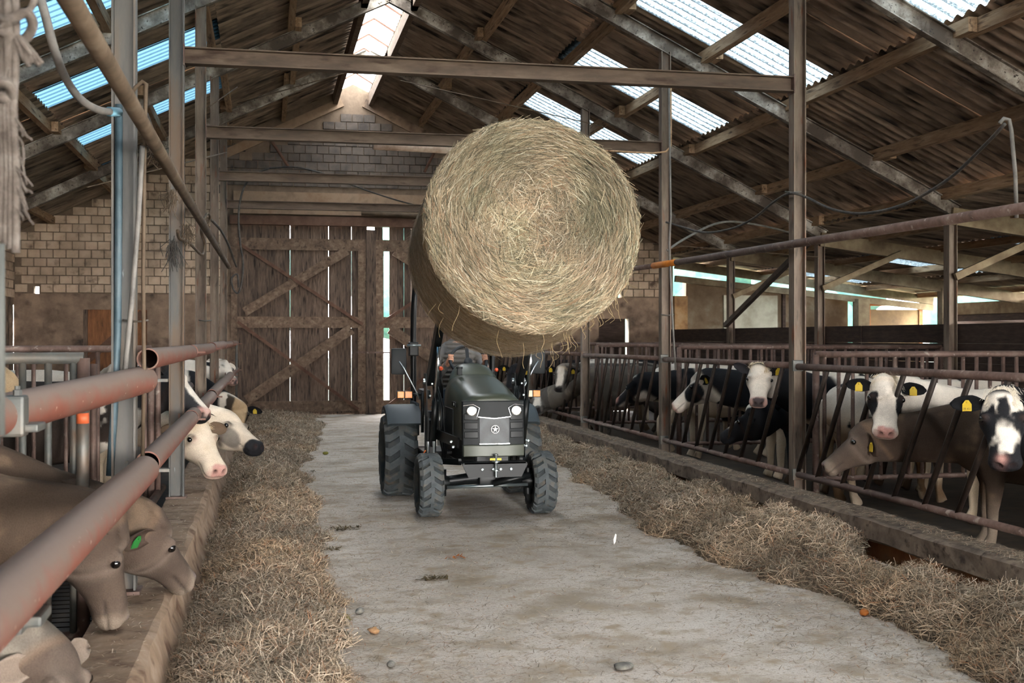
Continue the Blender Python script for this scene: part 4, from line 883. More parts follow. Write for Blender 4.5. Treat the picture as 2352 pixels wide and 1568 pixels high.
# headlights
for s in (-1, 1):
    yy = -.49+.42*.215**2+.06*.37
    x0, x1 = s*.125, s*.29
    def fp(x, z, d): return (x, -.49-d+.42*x*x+.06*(z-.7), z)
    poly = [(s*.140, 1.085), (s*.165, 1.0), (s*.285, 1.005), (s*.292, 1.105), (s*.20, 1.118)]
    k = len(poly); vs = [fp(x, z, .008) for x, z in poly]+[fp(x, z, -.02) for x, z in poly]; fs = [tuple(range(k)), tuple(reversed(range(k, 2*k)))]+[(i, i+k, (i+1) % k+k, (i+1) % k) for i in range(k)]
    hl = TB().add(vs, fs).build('headlight', M['blackpaint'], T)
    TB().lathe((s*.215, yy-.012, 1.055), (0, -1, 0), [(0, .046), (.012, .050), (.018, .048), (.02, .040)], 24).build('reflector', M['chrome'], hl, smooth='auto')
    TB().lathe((s*.215, yy-.028, 1.055), (0, -1, 0), [(0, .037), (.010, .034), (.018, .022), (.02, .005)], 24).build('lens', M['lamp_on'], hl, smooth=True)
    for i in (0, 3, 4):
        a, b = poly[i], poly[(i+1) % k]; TB().bar(fp(a[0], a[1], .012), fp(b[0], b[1], .012), .004, .004).build('chrome_trim', M['chrome'], hl)
# hood side louvres / badge plates
for s in (-1, 1):
    TB().bbox((s*.318, -.05, 1.10), (.01, .22, .05), .004).build('side_vent', M['blackplastic']); TB().bbox((s*.318, .25, .92), (.012, .5, .26), .006).build('side_screen', M['blackplastic'])
    TB().bbox((s*.322, -.07, 1.10), (.006, .05, .022), .002).build('badge', plain('badge_white', 'c9ccc9', .4))
# ---- chassis, bumper, axle
TB().box((-.17, -.40, .46), (.17, 1.4, .72)).build('engine_block', M['blackpaint'], bevel=.02)
TB().bbox((0, 1.55, .62), (.42, .7, .42), .05).build('gearbox', M['blackpaint'], smooth='auto')
poly = [(-.30, .565), (.30, .565), (.305, .55), (.25, .44), (-.25, .44), (-.305, .55)]; k = 6
vs = [(x, -.53, z) for x, z in poly]+[(x, -.50, z) for x, z in poly]
TB().add(vs, [tuple(range(k)), tuple(reversed(range(k, 2*k)))]+[(i, (i+1) % k, (i+1) % k+k, i+k) for i in range(k)]).build('bumper_plate', M['blackpaint'], bevel=.006)
TB().box((-.30, -.53, .555), (.30, -.36, .575)).build('bumper_top', M['blackpaint'], bevel=.004)
for x in (-.125, -.02, .05, .15): TB().lathe((x, -.53, .51), (0, -1, 0), [(0, .016), (.012, .016), (.014, .01)], 6).build('bolt', M['zinc'])
m = TB(); m.lathe((0, -.565, .44), (0, 0, 1), [(0, .014), (.19, .014), (.2, .02), (.215, .02), (.22, .008)], 12); m.lathe((0, -.565, .50), (0, 0, 1), [(0, .04), (.008, .04)], 16); m.lathe((0, -.565, .58), (0, 0, 1), [(0, .04), (.008, .04)], 16); m.build('hitch_pin', M['zinc'], smooth='auto')
TB().box((-.06, -.575, .598), (.05, -.57, .618)).build('warning_label', plain('label_yellow', 'c9b21e', .5))
m = TB(); m.tube([(-.46, .02, .33), (-.2, 0, .36), (0, 0, .38), (.2, 0, .36), (.46, .02, .33)], [.05, .055, .075, .055, .05], 12); m.bbox((0, -.03, .36), (.16, .2, .14), .02); axl = m.build('front_axle', M['blackpaint'], smooth='auto')
for s in (-1, 1):
    m = TB(); m.lathe((s*.36, .0, .33), (s, 0, 0), [(0, .06), (.05, .08), (.12, .085), (.14, .06)], 16); m.tube([(s*.43, 0, .2), (s*.43, 0, .46)], .045, 10); m.build('steering_knuckle', M['blackpaint'], smooth='auto')
m = TB(); m.tube([(-.40, -.14, .30), (.40, -.14, .31)], .016, 8); m.build('tie_rod', M['zinc'], smooth=True)
m = TB(); m.tube([(.05, -.16, .33), (.26, -.16, .37), (.42, -.15, .40)], .032, 10); m.build('steering_cylinder', M['blackpaint'], smooth=True)
m = TB(); m.tube([(.26, -.165, .375), (.43, -.155, .405)], .014, 8); m.build('piston_rod', M['cylsteel'], smooth=True)
# ---- wheels
def wheel(name, cx, cy, r, w_, nl, lug, rimr):
    e = empty(name, tp(cx, cy, r), None); e.parent = T; e.location = Vector((cx, cy, r))
    c = (cx, cy, r); s = 1 if cx > 0 else -1; h = w_/2
    prof = [(-h*.62, rimr), (-h*.95, rimr+.03), (-h, (rimr+r)/2), (-h*.97, r-.055), (-h*.82, r-.028), (-h*.4, r-.022), (0, r-.02), (h*.4, r-.022), (h*.82, r-.028), (h*.97, r-.055), (h, (rimr+r)/2), (h*.95, rimr+.03), (h*.62, rimr)]
    tyre = TB().lathe(c, (1, 0, 0), prof, 56).build('tyre', M['rubber'], e, smooth='auto')
    # zig-zag lugs in two interlocking halves
    lg = TB(); pitch = 2*math.pi/nl
    def rad(x): a = abs(x)/h; return r-(.002 if a < .8 else .002+(a-.8)*.16)
    for k in range(nl):
        for sd in (-1, 1):
            th0 = k*pitch+(pitch/2 if sd > 0 else 0)
            line = [(h*.985, .06), (h*.72, -.05), (h*.42, .16), (h*.12, .40), (-h*.14, .40)]
            tw = .27*pitch; vs = []
            for (x, dth) in line:
                x *= sd; th = th0+dth*pitch
                for (dt, rr_) in ((-tw, rad(x)), (tw, rad(x)), (tw*1.15, rad(x)-lug), (-tw*1.15, rad(x)-lug)):
                    vs.append((cx+x, cy+rr_*math.sin(th+dt), r+rr_*math.cos(th+dt)))
            n_ = len(line); fs = [(i*4+j, (i+1)*4+j, (i+1)*4+(j+1) % 4, i*4+(j+1) % 4) for i in range(n_-1) for j in range(4)]+[(0, 1, 2, 3), (n_*4-1, n_*4-2, n_*4-3, n_*4-4)]
            if sd > 0: fs = [f[::-1] for f in fs]
            lg.add(vs, fs)
    setp(lg.build('tread_lugs', M['lug'], e), kind='stuff')
    rim = TB().lathe(c, (s, 0, 0), [(-h*.6, rimr+.005), (-h*.55, rimr-.02), (0.0, rimr-.03), (h*.1, rimr*.55), (h*.22, rimr*.5), (h*.22, rimr*.35), (h*.3, rimr*.3), (h*.3, .01)], 32).build('rim', M['blackpaint'], e, smooth='auto')
    TB().lathe(c, (s, 0, 0), [(h*.35, rimr-.03), (h*.6, rimr-.005), (h*.66, rimr+.008), (h*.68, rimr), (h*.6, rimr-.012)], 32).build('rim_edge', M['blackpaint'], e, smooth='auto')
    for k in range(6):
        a = k*math.pi/3; TB().lathe((cx+s*h*.2, cy+rimr*.42*math.cos(a), r+rimr*.42*math.sin(a)), (s, 0, 0), [(0, .012), (.02, .012), (.022, .006)], 6).build('wheel_nut', M['zinc'], e)
    return e
for s in (-1, 1):
    wheel('front_wheel', s*.56, 0, .312, .235, 18, .026, .185); wheel('rear_wheel', s*.685, 1.6, .452, .36, 18, .036, .27)
m = TB(); m.tube([(-.6, 1.6, .452), (.6, 1.6, .452)], .09, 14); m.build('rear_axle', M['blackpaint'], smooth=True)
# ---- rear fenders, footplates, turn signals
for s in (-1, 1):
    n_ = 14; vs = []
    for i in range(n_+1):
        a = math.radians(42+i*78/n_); 
        for (rr_, x) in ((.545, .46), (.56, .47), (.56, .80), (.54, .84), (.50, .845), (.525, .78), (.53, .47)):
            vs.append((s*x, 1.6-rr_*math.cos(a), .452+rr_*math.sin(a)*1.0))
    k = 7; fs = [(i*k+j, i*k+(j+1) % k, (i+1)*k+(j+1) % k, (i+1)*k+j) for i in range(n_) for j in range(k)]+[tuple(range(k)), tuple(reversed(range(n_*k, n_*k+k)))]
    if s < 0: fs = [f[::-1] for f in fs]
    fd = TB().add(vs, fs).build('rear_fender', M['fender'], smooth='auto')
    TB().bbox((s*.48, 1.75, .85), (.04, .55, .36), .015).build('fender_inner', M['fender'], smooth='auto')
    TB().bbox((s*.36, 1.0, .55), (.3, .5, .03), .008).build('footplate', M['blackpaint'])
    sg = TB().bbox((s*.69, .92, 1.15), (.165, .05, .078), .008).build('turn_signal', M['blackplastic'], smooth='auto')
    TB().bbox((s*.69+.04*(1 if s > 0 else 1), .892, 1.15), (.075, .012, .068), .004).build('lens', M['amber'], sg); TB().bbox((s*.69-.042, .892, 1.15), (.07, .012, .068), .004).build('lens', M['paleamber'] if s > 0 else M['amber'], sg)
    m = TB(); m.tube([(s*.50, .92, 1.15), (s*.62, .92, 1.15)], .014, 8); m.tube([(s*.50, .92, .75), (s*.50, .92, 1.17)], .018, 8); m.build('signal_arm', M['blackpaint'], smooth=True)
    # mirror
    mr = TB().bbox((s*.75, .93, 1.50), (.16, .045, .275), .02).build('mirror', M['blackplastic'], smooth='auto')
    TB().bbox((s*.75, .955, 1.50), (.14, .006, .25), .002).build('mirror_glass', plain('mirror_glass', 'c9d2d6', .05, 1.0), mr)
    m = TB(); m.tube([(s*.75, .90, 1.50), (s*.70, .89, 1.43), (s*.58, .89, 1.20), (s*.53, .90, 1.10)], .0075, 8); m.build('mirror_arm', M['zinc'], mr, smooth=True)
# ---- loader
PV = (.60, 1.30); KN = (-.30, 2.02); EN = (-.93, 2.12)
ld = empty('front_loader', tp(0, .5, .5)); ld.parent = T; ld.location = Vector((0, .5, .5))
for s in (-1, 1):
    x = s*.465
    TB().box((x-.05, .48, .42), (x+.05, .66, 1.0)).build('loader_mast', M['blackpaint'], ld, bevel=.012)
    m = TB()
    for q in (-.045, .045): m.add([(x+q-.006, .46, .95), (x+q-.006, .68, .95), (x+q-.006, .70, 1.38), (x+q-.006, .54, 1.38), (x+q+.006, .46, .95), (x+q+.006, .68, .95), (x+q+.006, .70, 1.38), (x+q+.006, .54, 1.38)], [(0, 1, 2, 3), (7, 6, 5, 4), (0, 4, 5, 1), (1, 5, 6, 2), (2, 6, 7, 3), (3, 7, 4, 0)])
    m.build('mast_plate', M['blackpaint'], ld)
    m = TB(); m.bar((x, PV[0], PV[1]), (x, KN[0], KN[1]), .075, .13, up=(0, .6, .8)); m.bar((x, KN[0]+.03, KN[1]-.02), (x, EN[0], EN[1]), .075, .12, up=(0, .2, 1)); arm = m.build('loader_arm', M['blackpaint'], ld, bevel=.01)
    TB().lathe((x-.07, PV[0], PV[1]), (1, 0, 0), [(0, .03), (.14, .03), (.142, .02)], 14).build('pivot_pin', M['zinc'], ld, smooth='auto'); TB().lathe((x-.06, KN[0], KN[1]), (1, 0, 0), [(0, .025), (.12, .025), (.122, .016)], 14).build('pivot_pin', M['zinc'], ld, smooth='auto')
    m = TB(); m.tube([(x, .40, .66), (x, .20, 1.12)], .034, 12); m.build('lift_cylinder', M['blackpaint'], ld, smooth=True); m = TB(); m.tube([(x, .20, 1.12), (x, -.02, 1.66)], .018, 10); m.build('piston_rod', M['cylsteel'], ld, smooth=True)
    m = TB(); m.tube([(x, .15, 1.75), (x, -.35, 2.19)], .026, 10); m.build('tilt_cylinder', M['blackpaint'], ld, smooth=True); m = TB(); m.tube([(x, -.35, 2.19), (x, -.88, 2.30)], .014, 8); m.build('piston_rod', M['cylsteel'], ld, smooth=True)
    TB().box((x-.04, .15, .42), (x+.04, .6, .52)).build('side_frame', M['blackpaint'], ld, bevel=.01)
    m = TB(); m.bar((x*.96, .50, .78), (s*.31, -.28, .74), .02, .10); m.bar((x, .45, .50), (s*.30, -.30, .56), .03, .06); m.build('brace_bar', M['blackpaint'], ld)
    for k in range(4): TB().lathe((s*.35+s*.01*k, -.20-.03*(k % 2), .70+.05*(k//2)), (0, -1, 0), [(0, .013), (.03, .013), (.032, .008)], 6).build('bolt', M['zinc'], ld)
    for k in range(5): TB().lathe((x+s*.02*(k % 2), .455, .80+.12*k), (0, -1, 0), [(0, .012), (.025, .012), (.027, .007)], 6).build('bolt', M['zinc'], ld)
    # hydraulic hoses
    for k in range(3):
        TB().tube(spline([(x-s*(.02+.02*k), .46, 1.25), (x-s*(.06+.02*k), .36, 1.05), (x-s*(.05+.03*k), .36, .85), (x-s*(.10+.02*k), .42, .62), (x-s*.14, .5, .5)], 5), .010, 8).build('hose', M['blackpaint'], ld, smooth=True)
    TB().tube([(s*.43, .46, .82), (s*.40, .46, .95), (s*.405, .47, 1.2)], .012, 8).build('hose_pipe', M['zinc'], ld, smooth=True)
m = TB(); m.tube([(-.465, EN[0]+.28, EN[1]-.02), (.465, EN[0]+.28, EN[1]-.02)], .04, 12); m.build('cross_tube', M['blackpaint'], ld, smooth=True)
bb = BF+BAX*BL-TL
sf = empty('bale_spike_frame', TL+Vector((0, bb.y+.06, bb.z))); sf.parent = T; sf.location = Vector((0, bb.y+.06, bb.z))
m = TB(); A3 = Vector(BAX)
for dz in (-.34, .0, .34): c0 = bb+Vector((0, 0, dz))+A3*.05; m.bar((c0.x-.52, c0.y, c0.z), (c0.x+.52, c0.y, c0.z), .06, .06)
for dx in (-.5, -.2, .2, .5): a = bb+A3*.05+Vector((dx, .0, -.36)); b = bb+A3*.05+Vector((dx, 0, .36)); m.bar((a.x, a.y, a.z), (b.x, b.y, b.z), .05, .05)
m.build('frame_bars', M['blackpaint'], sf)
for dx in (-.3, .3):
    a = bb+A3*.04+Vector((dx, 0, -.25)); b = a-A3*.85; TB().tube([a, b], [.022, .006], 10).build('spike', M['blackpaint'], sf, smooth=True)
for s in (-1, 1): TB().bar((s*.465, EN[0], EN[1]), (s*.40, bb.y+.05, bb.z-.05), .06, .10).build('frame_bracket', M['blackpaint'], sf)
# ---- cockpit: steering wheel, column, seat, roll bar, levers
m = TB(); n1, n2 = 36, 8; vs = []; ctr = Vector((0, .98, 1.50)); nrm = Vector((0, -.80, .60)).normalized(); ax = Vector((1, 0, 0)); ay = nrm.cross(ax)
for i in range(n1):
    a = 2*math.pi*i/n1; d = ax*math.cos(a)+ay*math.sin(a)
    for j in range(n2): b = 2*math.pi*j/n2; vs.append(ctr+d*(.195+.017*math.cos(b))+nrm*(.017*math.sin(b)))
m.add(vs, [(i*n2+j, i*n2+(j+1) % n2, ((i+1) % n1)*n2+(j+1) % n2, ((i+1) % n1)*n2+j) for i in range(n1) for j in range(n2)]); sw_ = m.build('steering_wheel', M['seatblack'], smooth=True)
m = TB()
for a in (math.pi/2, math.pi*7/6, math.pi*11/6): d = ax*math.cos(a)+ay*math.sin(a); m.bar(ctr-nrm*.03, ctr+d*.19, .035, .012, up=nrm)
m.lathe(ctr-nrm*.05, nrm, [(0, .03), (.03, .045), (.05, .045), (.06, .03)], 16); m.build('wheel_spokes', M['seatblack'], sw_, smooth='auto')
TB().tube([(0, .90, 1.30), ctr-nrm*.04], .03, 10).build('steering_column', M['seatblack'], smooth=True)
TB().bbox((0, 1.62, 1.0), (.46, .44, .12), .04).build('seat_cushion', M['seatblack'], smooth='auto'); TB().bbox((0, 1.86, 1.28), (.44, .12, .50), .05).build('seat_back', M['seatblack'], smooth='auto')
TB().bbox((0, 1.62, .88), (.34, .36, .14), .02).build('seat_base', M['blackpaint'])
rb = TB(); rb.tube(spline([(-.46, 2.02, .55), (-.46, 2.02, 1.2), (-.46, 2.02, 1.9), (-.44, 2.02, 2.28), (-.38, 2.02, 2.36), (0, 2.02, 2.38), (.38, 2.02, 2.36), (.44, 2.02, 2.28), (.46, 2.02, 1.9), (.46, 2.02, 1.2), (.46, 2.02, .55)], 5), .034, 10); ro = rb.build('roll_bar', M['blackpaint'], smooth=True)
for s in (-1, 1):
    TB().bbox((s*.46, 2.02, 1.62), (.11, .10, .16), .012).build('hinge_bracket', M['blackpaint'], ro); TB().tube([(s*.38, 1.97, 1.66), (s*.54, 1.97, 1.66)], .012, 8).build('hinge_pin', M['zinc'], ro, smooth=True)
    TB().bbox((s*.40, 1.55, 1.13), (.10, .40, .10), .03).build('armrest_console', M['seatblack'], smooth='auto')
TB().tube([(.30, 1.15, 1.1), (.33, 1.10, 1.38)], .011, 8).build('control_lever', M['blackpaint'], smooth=True); TB().ball((.33, 1.10, 1.40), .022, 10, 8).build('lever_knob', plain('orange_knob', 'd2502a', .4), smooth=True)
TB().tube([(-.26, 1.1, 1.1), (-.29, 1.03, 1.40)], .011, 8).build('control_lever', M['blackpaint'], smooth=True); TB().ball((-.29, 1.03, 1.42), .024, 10, 8).build('lever_knob', plain('orange_knob_b', 'd2502a', .4), smooth=True)
# orange cap and cord near the loader coupler
TB().tube(spline([(-.55, .30, .62), (-.60, .28, .55), (-.62, .27, .47), (-.58, .25, .42)], 5), .006, 6).build('orange_cord', plain('orange_cord', 'd9671c', .5), smooth=True); TB().lathe((-.57, .24, .41), (1, 0, -.2), [(0, .02), (.05, .024), (.06, .018)], 10).build('dust_cap', plain('orange_cap', 'dd6a1a', .5), smooth='auto')
for dx in (-.53, -.47): TB().lathe((dx, .27, .47), (0, 0, 1), [(0, .012), (.18, .012), (.2, .018), (.24, .018)], 10).build('coupler', M['zinc'], smooth='auto')
# ================================================================== DRIVER
drv = empty('person', tp(0, 1.6, .98), 'driver in grey quilted vest holding the steering wheel, face behind the bale', 'person')
def region_mesh(name, mbs, vox, parent, mat, disp=None, extra=None):
    V_, Q_, C_ = [], [], []; base = 0
    mb = MB(); cols = []
    for sub, col in mbs: mb.add(sub.v, sub.f); cols.append((np.array(sub.v), np.array(hexc(col))))
    me = bpy.data.meshes.new('tmp'); me.from_pydata(mb.v, [], mb.f); tmp = bpy.data.objects.new('tmp', me); COL.objects.link(tmp)
    md = tmp.modifiers.new('r', 'REMESH'); md.mode = 'VOXEL'; md.voxel_size = vox; sm = tmp.modifiers.new('s', 'SMOOTH'); sm.iterations = 4
    dg = bpy.context.evaluated_depsgraph_get(); ev = tmp.evaluated_get(dg); m2 = ev.to_mesh(); n = len(m2.vertices); V = np.empty(n*3); m2.vertices.foreach_get('co', V); V = V.reshape(-1, 3)
    Q = np.array([p.vertices[:] for p in m2.polygons if len(p.vertices) == 4]); ev.to_mesh_clear(); bpy.data.objects.remove(tmp)
    best = np.full(n, 1e9); C = np.zeros((n, 3))
    for pv, col in cols:
        for a in range(0, n, 4000):
            d = ((V[a:a+4000, None]-pv[None])**2).sum(2).min(1); k = d < best[a:a+4000]; best[a:a+4000][k] = d[k]; C[a:a+4000][k] = col
    if disp: V = disp(V, C)
    if extra:
        k = n
        for sub, col in extra:
            sv = np.array(sub.v); V = np.concatenate([V, sv]); C = np.concatenate([C, np.tile(hexc(col), (len(sv), 1))]); f4 = [f for f in sub.f if len(f) == 4]; f3 = [(f[0], f[1], f[2], f[2]) for f in sub.f if len(f) == 3]; Q = np.concatenate([Q, np.array(f4)+k]); k += len(sv)
    return np_mesh(name, V, Q, mat, C, smooth=True, parent=parent)
M['cloth'] = colmat('person_cloth', .85, .2)
def L3(*p): return tp(*p)
vest, sleeve, trous, skin, boot = MB(), MB(), MB(), MB(), MB()
X1 = Vector((1, 0, 0))
vest.add(*loft([L3(0, 1.70, 1.06), L3(0, 1.71, 1.2), L3(0, 1.70, 1.38), L3(0, 1.68, 1.55), L3(0, 1.68, 1.66), L3(0, 1.69, 1.73)], [.17, .175, .19, .205, .19, .10], [.13, .135, .135, .135, .11, .07], X1, n=22))
skin.add(*loft([L3(0, 1.69, 1.70), L3(0, 1.675, 1.80), L3(0, 1.67, 1.86)], [.06, .056, .055], [.06, .058, .055], X1, n=14))
hp = [(1.762, .045, 1.80), (1.765, .062, 1.825), (1.66, .070, 1.87), (1.66, .077, 1.93), (1.665, .078, 1.98), (1.67, .068, 2.03), (1.675, .04, 2.06)]
skin.add(*loft([L3(0, 1.645, 1.80), L3(0, 1.645, 1.83), L3(0, 1.65, 1.88), L3(0, 1.66, 1.94), L3(0, 1.665, 1.99), L3(0, 1.67, 2.03), L3(0, 1.67, 2.06)], [.04, .055, .066, .074, .074, .062, .03], [.05, .075, .09, .098, .098, .08, .04], X1, n=18))
skin.ball(L3(0, 1.553, 1.905), (.013, .02, .022), 8, 6)
for s in (-1, 1):
    skin.ball(L3(s*.075, 1.67, 1.915), (.012, .022, .032), 8, 6)
    sleeve.add(*loft([L3(s*.16, 1.68, 1.63), L3(s*.225, 1.66, 1.58), L3(s*.275, 1.56, 1.42), L3(s*.27, 1.44, 1.33), L3(s*.235, 1.26, 1.40), L3(s*.205, 1.13, 1.465)], [.06, .068, .058, .054, .045, .036], [.07, .07, .06, .056, .046, .036], Vector((0, 0, 1)), n=14))
    trous.add(*loft([L3(s*.08, 1.72, 1.08), L3(s*.11, 1.55, 1.10), L3(s*.16, 1.32, 1.11), L3(s*.19, 1.17, 1.06), L3(s*.20, 1.10, .90), L3(s*.205, 1.10, .66)], [.10, .10, .085, .075, .065, .055], [.10, .095, .085, .075, .07, .06], X1, n=14))
    boot.add(*loft([L3(s*.205, 1.12, .67), L3(s*.205, 1.07, .61), L3(s*.21, .95, .60), L3(s*.21, .88, .59)], [.05, .052, .048, .035], [.05, .05, .038, .03], X1, n=12))
fing = MB()
for s in (-1, 1):
    wr = L3(s*.205, 1.13, 1.465); palm = ctr+TL+(ax*(s*.97)+ay*.15).normalized()*.20+Vector((0, .02, 0)); 
    skin.add(*loft([wr, wr.lerp(palm, .5), palm], [.028, .036, .034], [.022, .022, .018], ay, n=12))
    rd = (ax*s+ay*.15).normalized(); tg_ = ay
    for k in range(4):
        b0 = palm+ay*((k-1.5)*.020)-rd*.004; ln = (.9, 1.0, .97, .8)[k]
        fing.tube(spline([b0+Vector((0, .012, .012)), b0+nrm*.026+rd*.014*ln, b0+nrm*.030-rd*.018*ln, b0+nrm*.006-rd*.034*ln, b0-nrm*.014-rd*.026*ln], 3), [.0088]*9+[.0085]*3+[.007], 8)
    b0 = palm+ay*.035; fing.tube(spline([b0-ay*.02+Vector((0, .012, .008)), b0+nrm*.012-rd*.012, b0+nrm*.020-rd*.030+ay*.006, b0+nrm*.012-rd*.045], 3), .0095, 8)
def quilt(V, C):
    v = (np.abs(C-np.array(hexc('6d6964'))).sum(1) < .01); z = V[:, 2]-TL.z; c = np.array([TL.x, TL.y+1.69]); d = V[:, :2]-c; d = d/np.maximum(np.linalg.norm(d, axis=1, keepdims=True), 1e-6)
    V = V.copy(); V[:, :2] += d*((np.abs(np.sin(z*math.pi/.052))-.5)*.022*v)[:, None]; return V
region_mesh('body', [(vest, '6d6964'), (sleeve, '6d6c6b'), (trous, '3a4048'), (skin, 'b98d75'), (boot, '26221f')], .012, drv, M['cloth'], quilt, [(fing, 'b98d75')])
for s in (-1, 1): MB().ball(L3(s*.028, 1.568, 1.932), .011, 10, 8).build('eye', M['eye'], drv, smooth=True)
hb_ = MB(); hb_.add(*loft([L3(0, 1.70, 1.93), L3(0, 1.69, 1.98), L3(0, 1.68, 2.03), L3(0, 1.675, 2.065), L3(0, 1.675, 2.08)], [.082, .086, .08, .055, .02], [.080, .092, .09, .06, .02], X1, n=18)); hb_.build('hair', nmat('brown_hair', ['3a2a1e', '4d3828'], 40, .8, .4), drv, smooth=True)
MB().bbox(L3(0, 1.556, 1.868), (.045, .008, .008), .003).build('mouth', plain('lips', '9a6256', .6), drv)
# ================================================================== CATTLE
# head sections along the face: t, half width, top, bottom (in head lengths)
HS = [(-.06, .10, -.06, -.24), (0, .165, .0, -.33), (.08, .21, .035, -.42), (.18, .235, .05, -.485), (.28, .25, .05, -.515), (.36, .24, .045, -.50), (.46, .205, .035, -.455), (.58, .178, .02, -.39), (.70, .160, .008, -.34), (.80, .160, .002, -.315), (.88, .175, -.006, -.31), (.94, .178, -.022, -.30), (.99, .155, -.05, -.275), (1.015, .10, -.09, -.23)]
def head_mesh(o, h, u, s, L):
    vs = []; n = 22
    for t, w_, top, bot in HS:
        c = o+h*(t*L)+u*((top+bot)/2*L); hz = (top-bot)/2*L
        for k in range(n):
            a = 2*math.pi*k/n; ca, sa = math.cos(a), math.sin(a)
            taper = 1-.30*max(0, -sa)*(1 if t < .8 else .35); q = 2/2.5
            vs.append(c+s*(w_*1.2*L*taper*math.copysign(abs(ca)**q, ca))+u*(hz*math.copysign(abs(sa)**q, sa)))
    m = len(HS); fs = [(i*n+k, i*n+(k+1) % n, (i+1)*n+(k+1) % n, (i+1)*n+k) for i in range(m-1) for k in range(n)]
    return vs, fs+[tuple(reversed(range(n))), tuple(range((m-1)*n, m*n))]
BLK, WHT, CRM, BRN, PNK = (np.array(hexc(c)) for c in ('1d1d20', 'e0d6c8', 'cbb393', '4d3f34', 'b88a80'))
def mixc(a, b, f): return a*(1-f[:, None])+b*f[:, None]
def sstep(x, a, b): x = np.clip((x-a)/(b-a), 0, 1); return x*x*(3-2*x)
def head_colour(kind, t, s, u, nz, base):
    """t along the face 0 poll..1 muzzle, s sideways, u out of the forehead; nz noise -.5...5"""
    n = len(t); a = np.abs(s)/1.15+nz*.10; tt = t+nz*.16; top = sstep(u, -.16, -.04); C = base.copy()
    def put(col, f): nonlocal C; C = mixc(C, np.asarray(col), np.clip(f, 0, 1))
    nose = sstep(tt, .90, .95)*sstep(u, -.21, -.17)*sstep(np.abs(s), .15, .12)
    if kind == 'brown':
        put(np.array(hexc('4f433b')), np.full(n, .85)); put(np.array(hexc('493b32')), sstep(a, .10, .2)*sstep(tt, .5, .3)*.5); put(np.array(hexc('857769')), sstep(tt, .82, .92)*.7)
        put(np.array(hexc('85766a')), np.exp(-((t-.37)**2+(np.abs(s)-.2)**2*.6)/.006)*.9); put(np.array(hexc('8a705a')), sstep(t, .12, 0)*.7); put(np.array(hexc('6d5f5c')), nose)
    elif kind == 'patch_eyes':
        put(WHT, np.ones(n)); e = ((tt-.44)/.20)**2+((a-.185)/.085)**2; put(BLK, sstep(e, 1.15, .75)); put(CRM, sstep(t, .16, .02)*.6); put(PNK*1.05, nose); put(PNK, sstep(tt, .93, 1)*.6)
    elif kind == 'white':
        put(WHT*.96, np.ones(n)); put(np.array(hexc('8f8880')), np.exp(-((t-.40)**2+(np.abs(s)-.2)**2)/.004)*.7); put(CRM*.9, sstep(t, .14, .0)*.7); put(PNK, sstep(tt, .86, .93)*.8); put(np.array(hexc('4d4444')), nose*sstep(nz, -.15, .1))
    elif kind == 'cream':
        put(np.array(hexc('d3c3ae')), np.ones(n)); put(np.array(hexc('b99c74')), sstep(t, .3, .05)*.6+sstep(nz, .0, .3)*.25); put(PNK*1.1, nose*.9); put(PNK, sstep(tt, .9, 1.0)*.5); put(np.array(hexc('a8887c')), np.exp(-((t-.38)**2+(np.abs(s)-.2)**2)/.003)*.6)
    elif kind == 'blaze':
        put(BLK, np.ones(n)); put(WHT, sstep(a, .12, .085)*top*sstep(tt, .78, .66)); put(BLK*1.6, nose)
    elif kind == 'blaze_pink':
        put(BLK, np.ones(n)); put(WHT, sstep(a, .135, .10)*top*sstep(t, -.02, .04)); put(PNK, sstep(tt, .80, .9)*top); put(WHT*.9, sstep(u, -.28, -.36)*sstep(tt, .45, .3)*.9+sstep(u, -.2, -.26)*sstep(tt, .6, .75)*.5)
    elif kind == 'half':
        put(WHT, np.ones(n)); e = ((tt-.40)/.25)**2+((u+.17)/.20)**2; put(BLK, sstep(e, 1.1, .8)*sstep(a, .07, .11)); put(PNK*1.05, sstep(tt, .88, .97)*.8); put(CRM, sstep(t, .15, .0)*.5)
    elif kind == 'grey':
        put(np.array(hexc('56524d')), np.ones(n)); put(WHT*.95, sstep(a, .13, .08)*top*sstep(tt, .85, .8)); put(CRM*.8, sstep(t, .2, .0)*.8); put(BLK, nose); put(np.array(hexc('8d857b')), sstep(u, -.2, -.35)*.8)
    elif kind == 'star':
        a = a+nz*.16; tt = tt+nz*.15; put(BLK, np.ones(n)); put(WHT, sstep(tt, .17, .10)*top); put(WHT, sstep(a+.10*sstep(tt, .2, .34), .24, .18)*sstep(tt, .40, .26)*top*sstep(a, .07, .11)); put(WHT, sstep(a, .13, .08)*top*sstep(tt, .42, .54)*sstep(tt, .90, .86)); put(BLK, sstep(a, .075, .045)*sstep(tt, .12, .18)*sstep(tt, .42, .36)); put(PNK, np.exp(-((t-.93)**2+(s-.05)**2)/.0035))
    elif kind == 'dark_profile':
        put(np.array(hexc('2d2c2e')), np.ones(n)); put(WHT*.9, sstep(a, .10, .06)*top*sstep(t, .05, .2)); put(PNK, sstep(tt, .86, .95)*top*.75); put(BLK, sstep(tt, .9, .96)*(1-top)); put(np.array(hexc('4c4847')), np.exp(-((t-.37)**2+(np.abs(s)-.2)**2)/.01)*.6)
    elif kind == 'smudge':
        put(np.array(hexc('cbbca8')), np.ones(n)); e = ((tt-.50)/.26)**2+((u+.19)/.17)**2; put(np.array(hexc('6a645f')), sstep(e, 1.15, .6)*.85*sstep(a, .05, .1)); put(BLK, sstep(tt, .84, .90)); put(np.array(hexc('4b4642')), np.exp(-((t-.37)**2+(np.abs(s)-.2)**2)/.004)*.8)
    elif kind == 'tan_top':
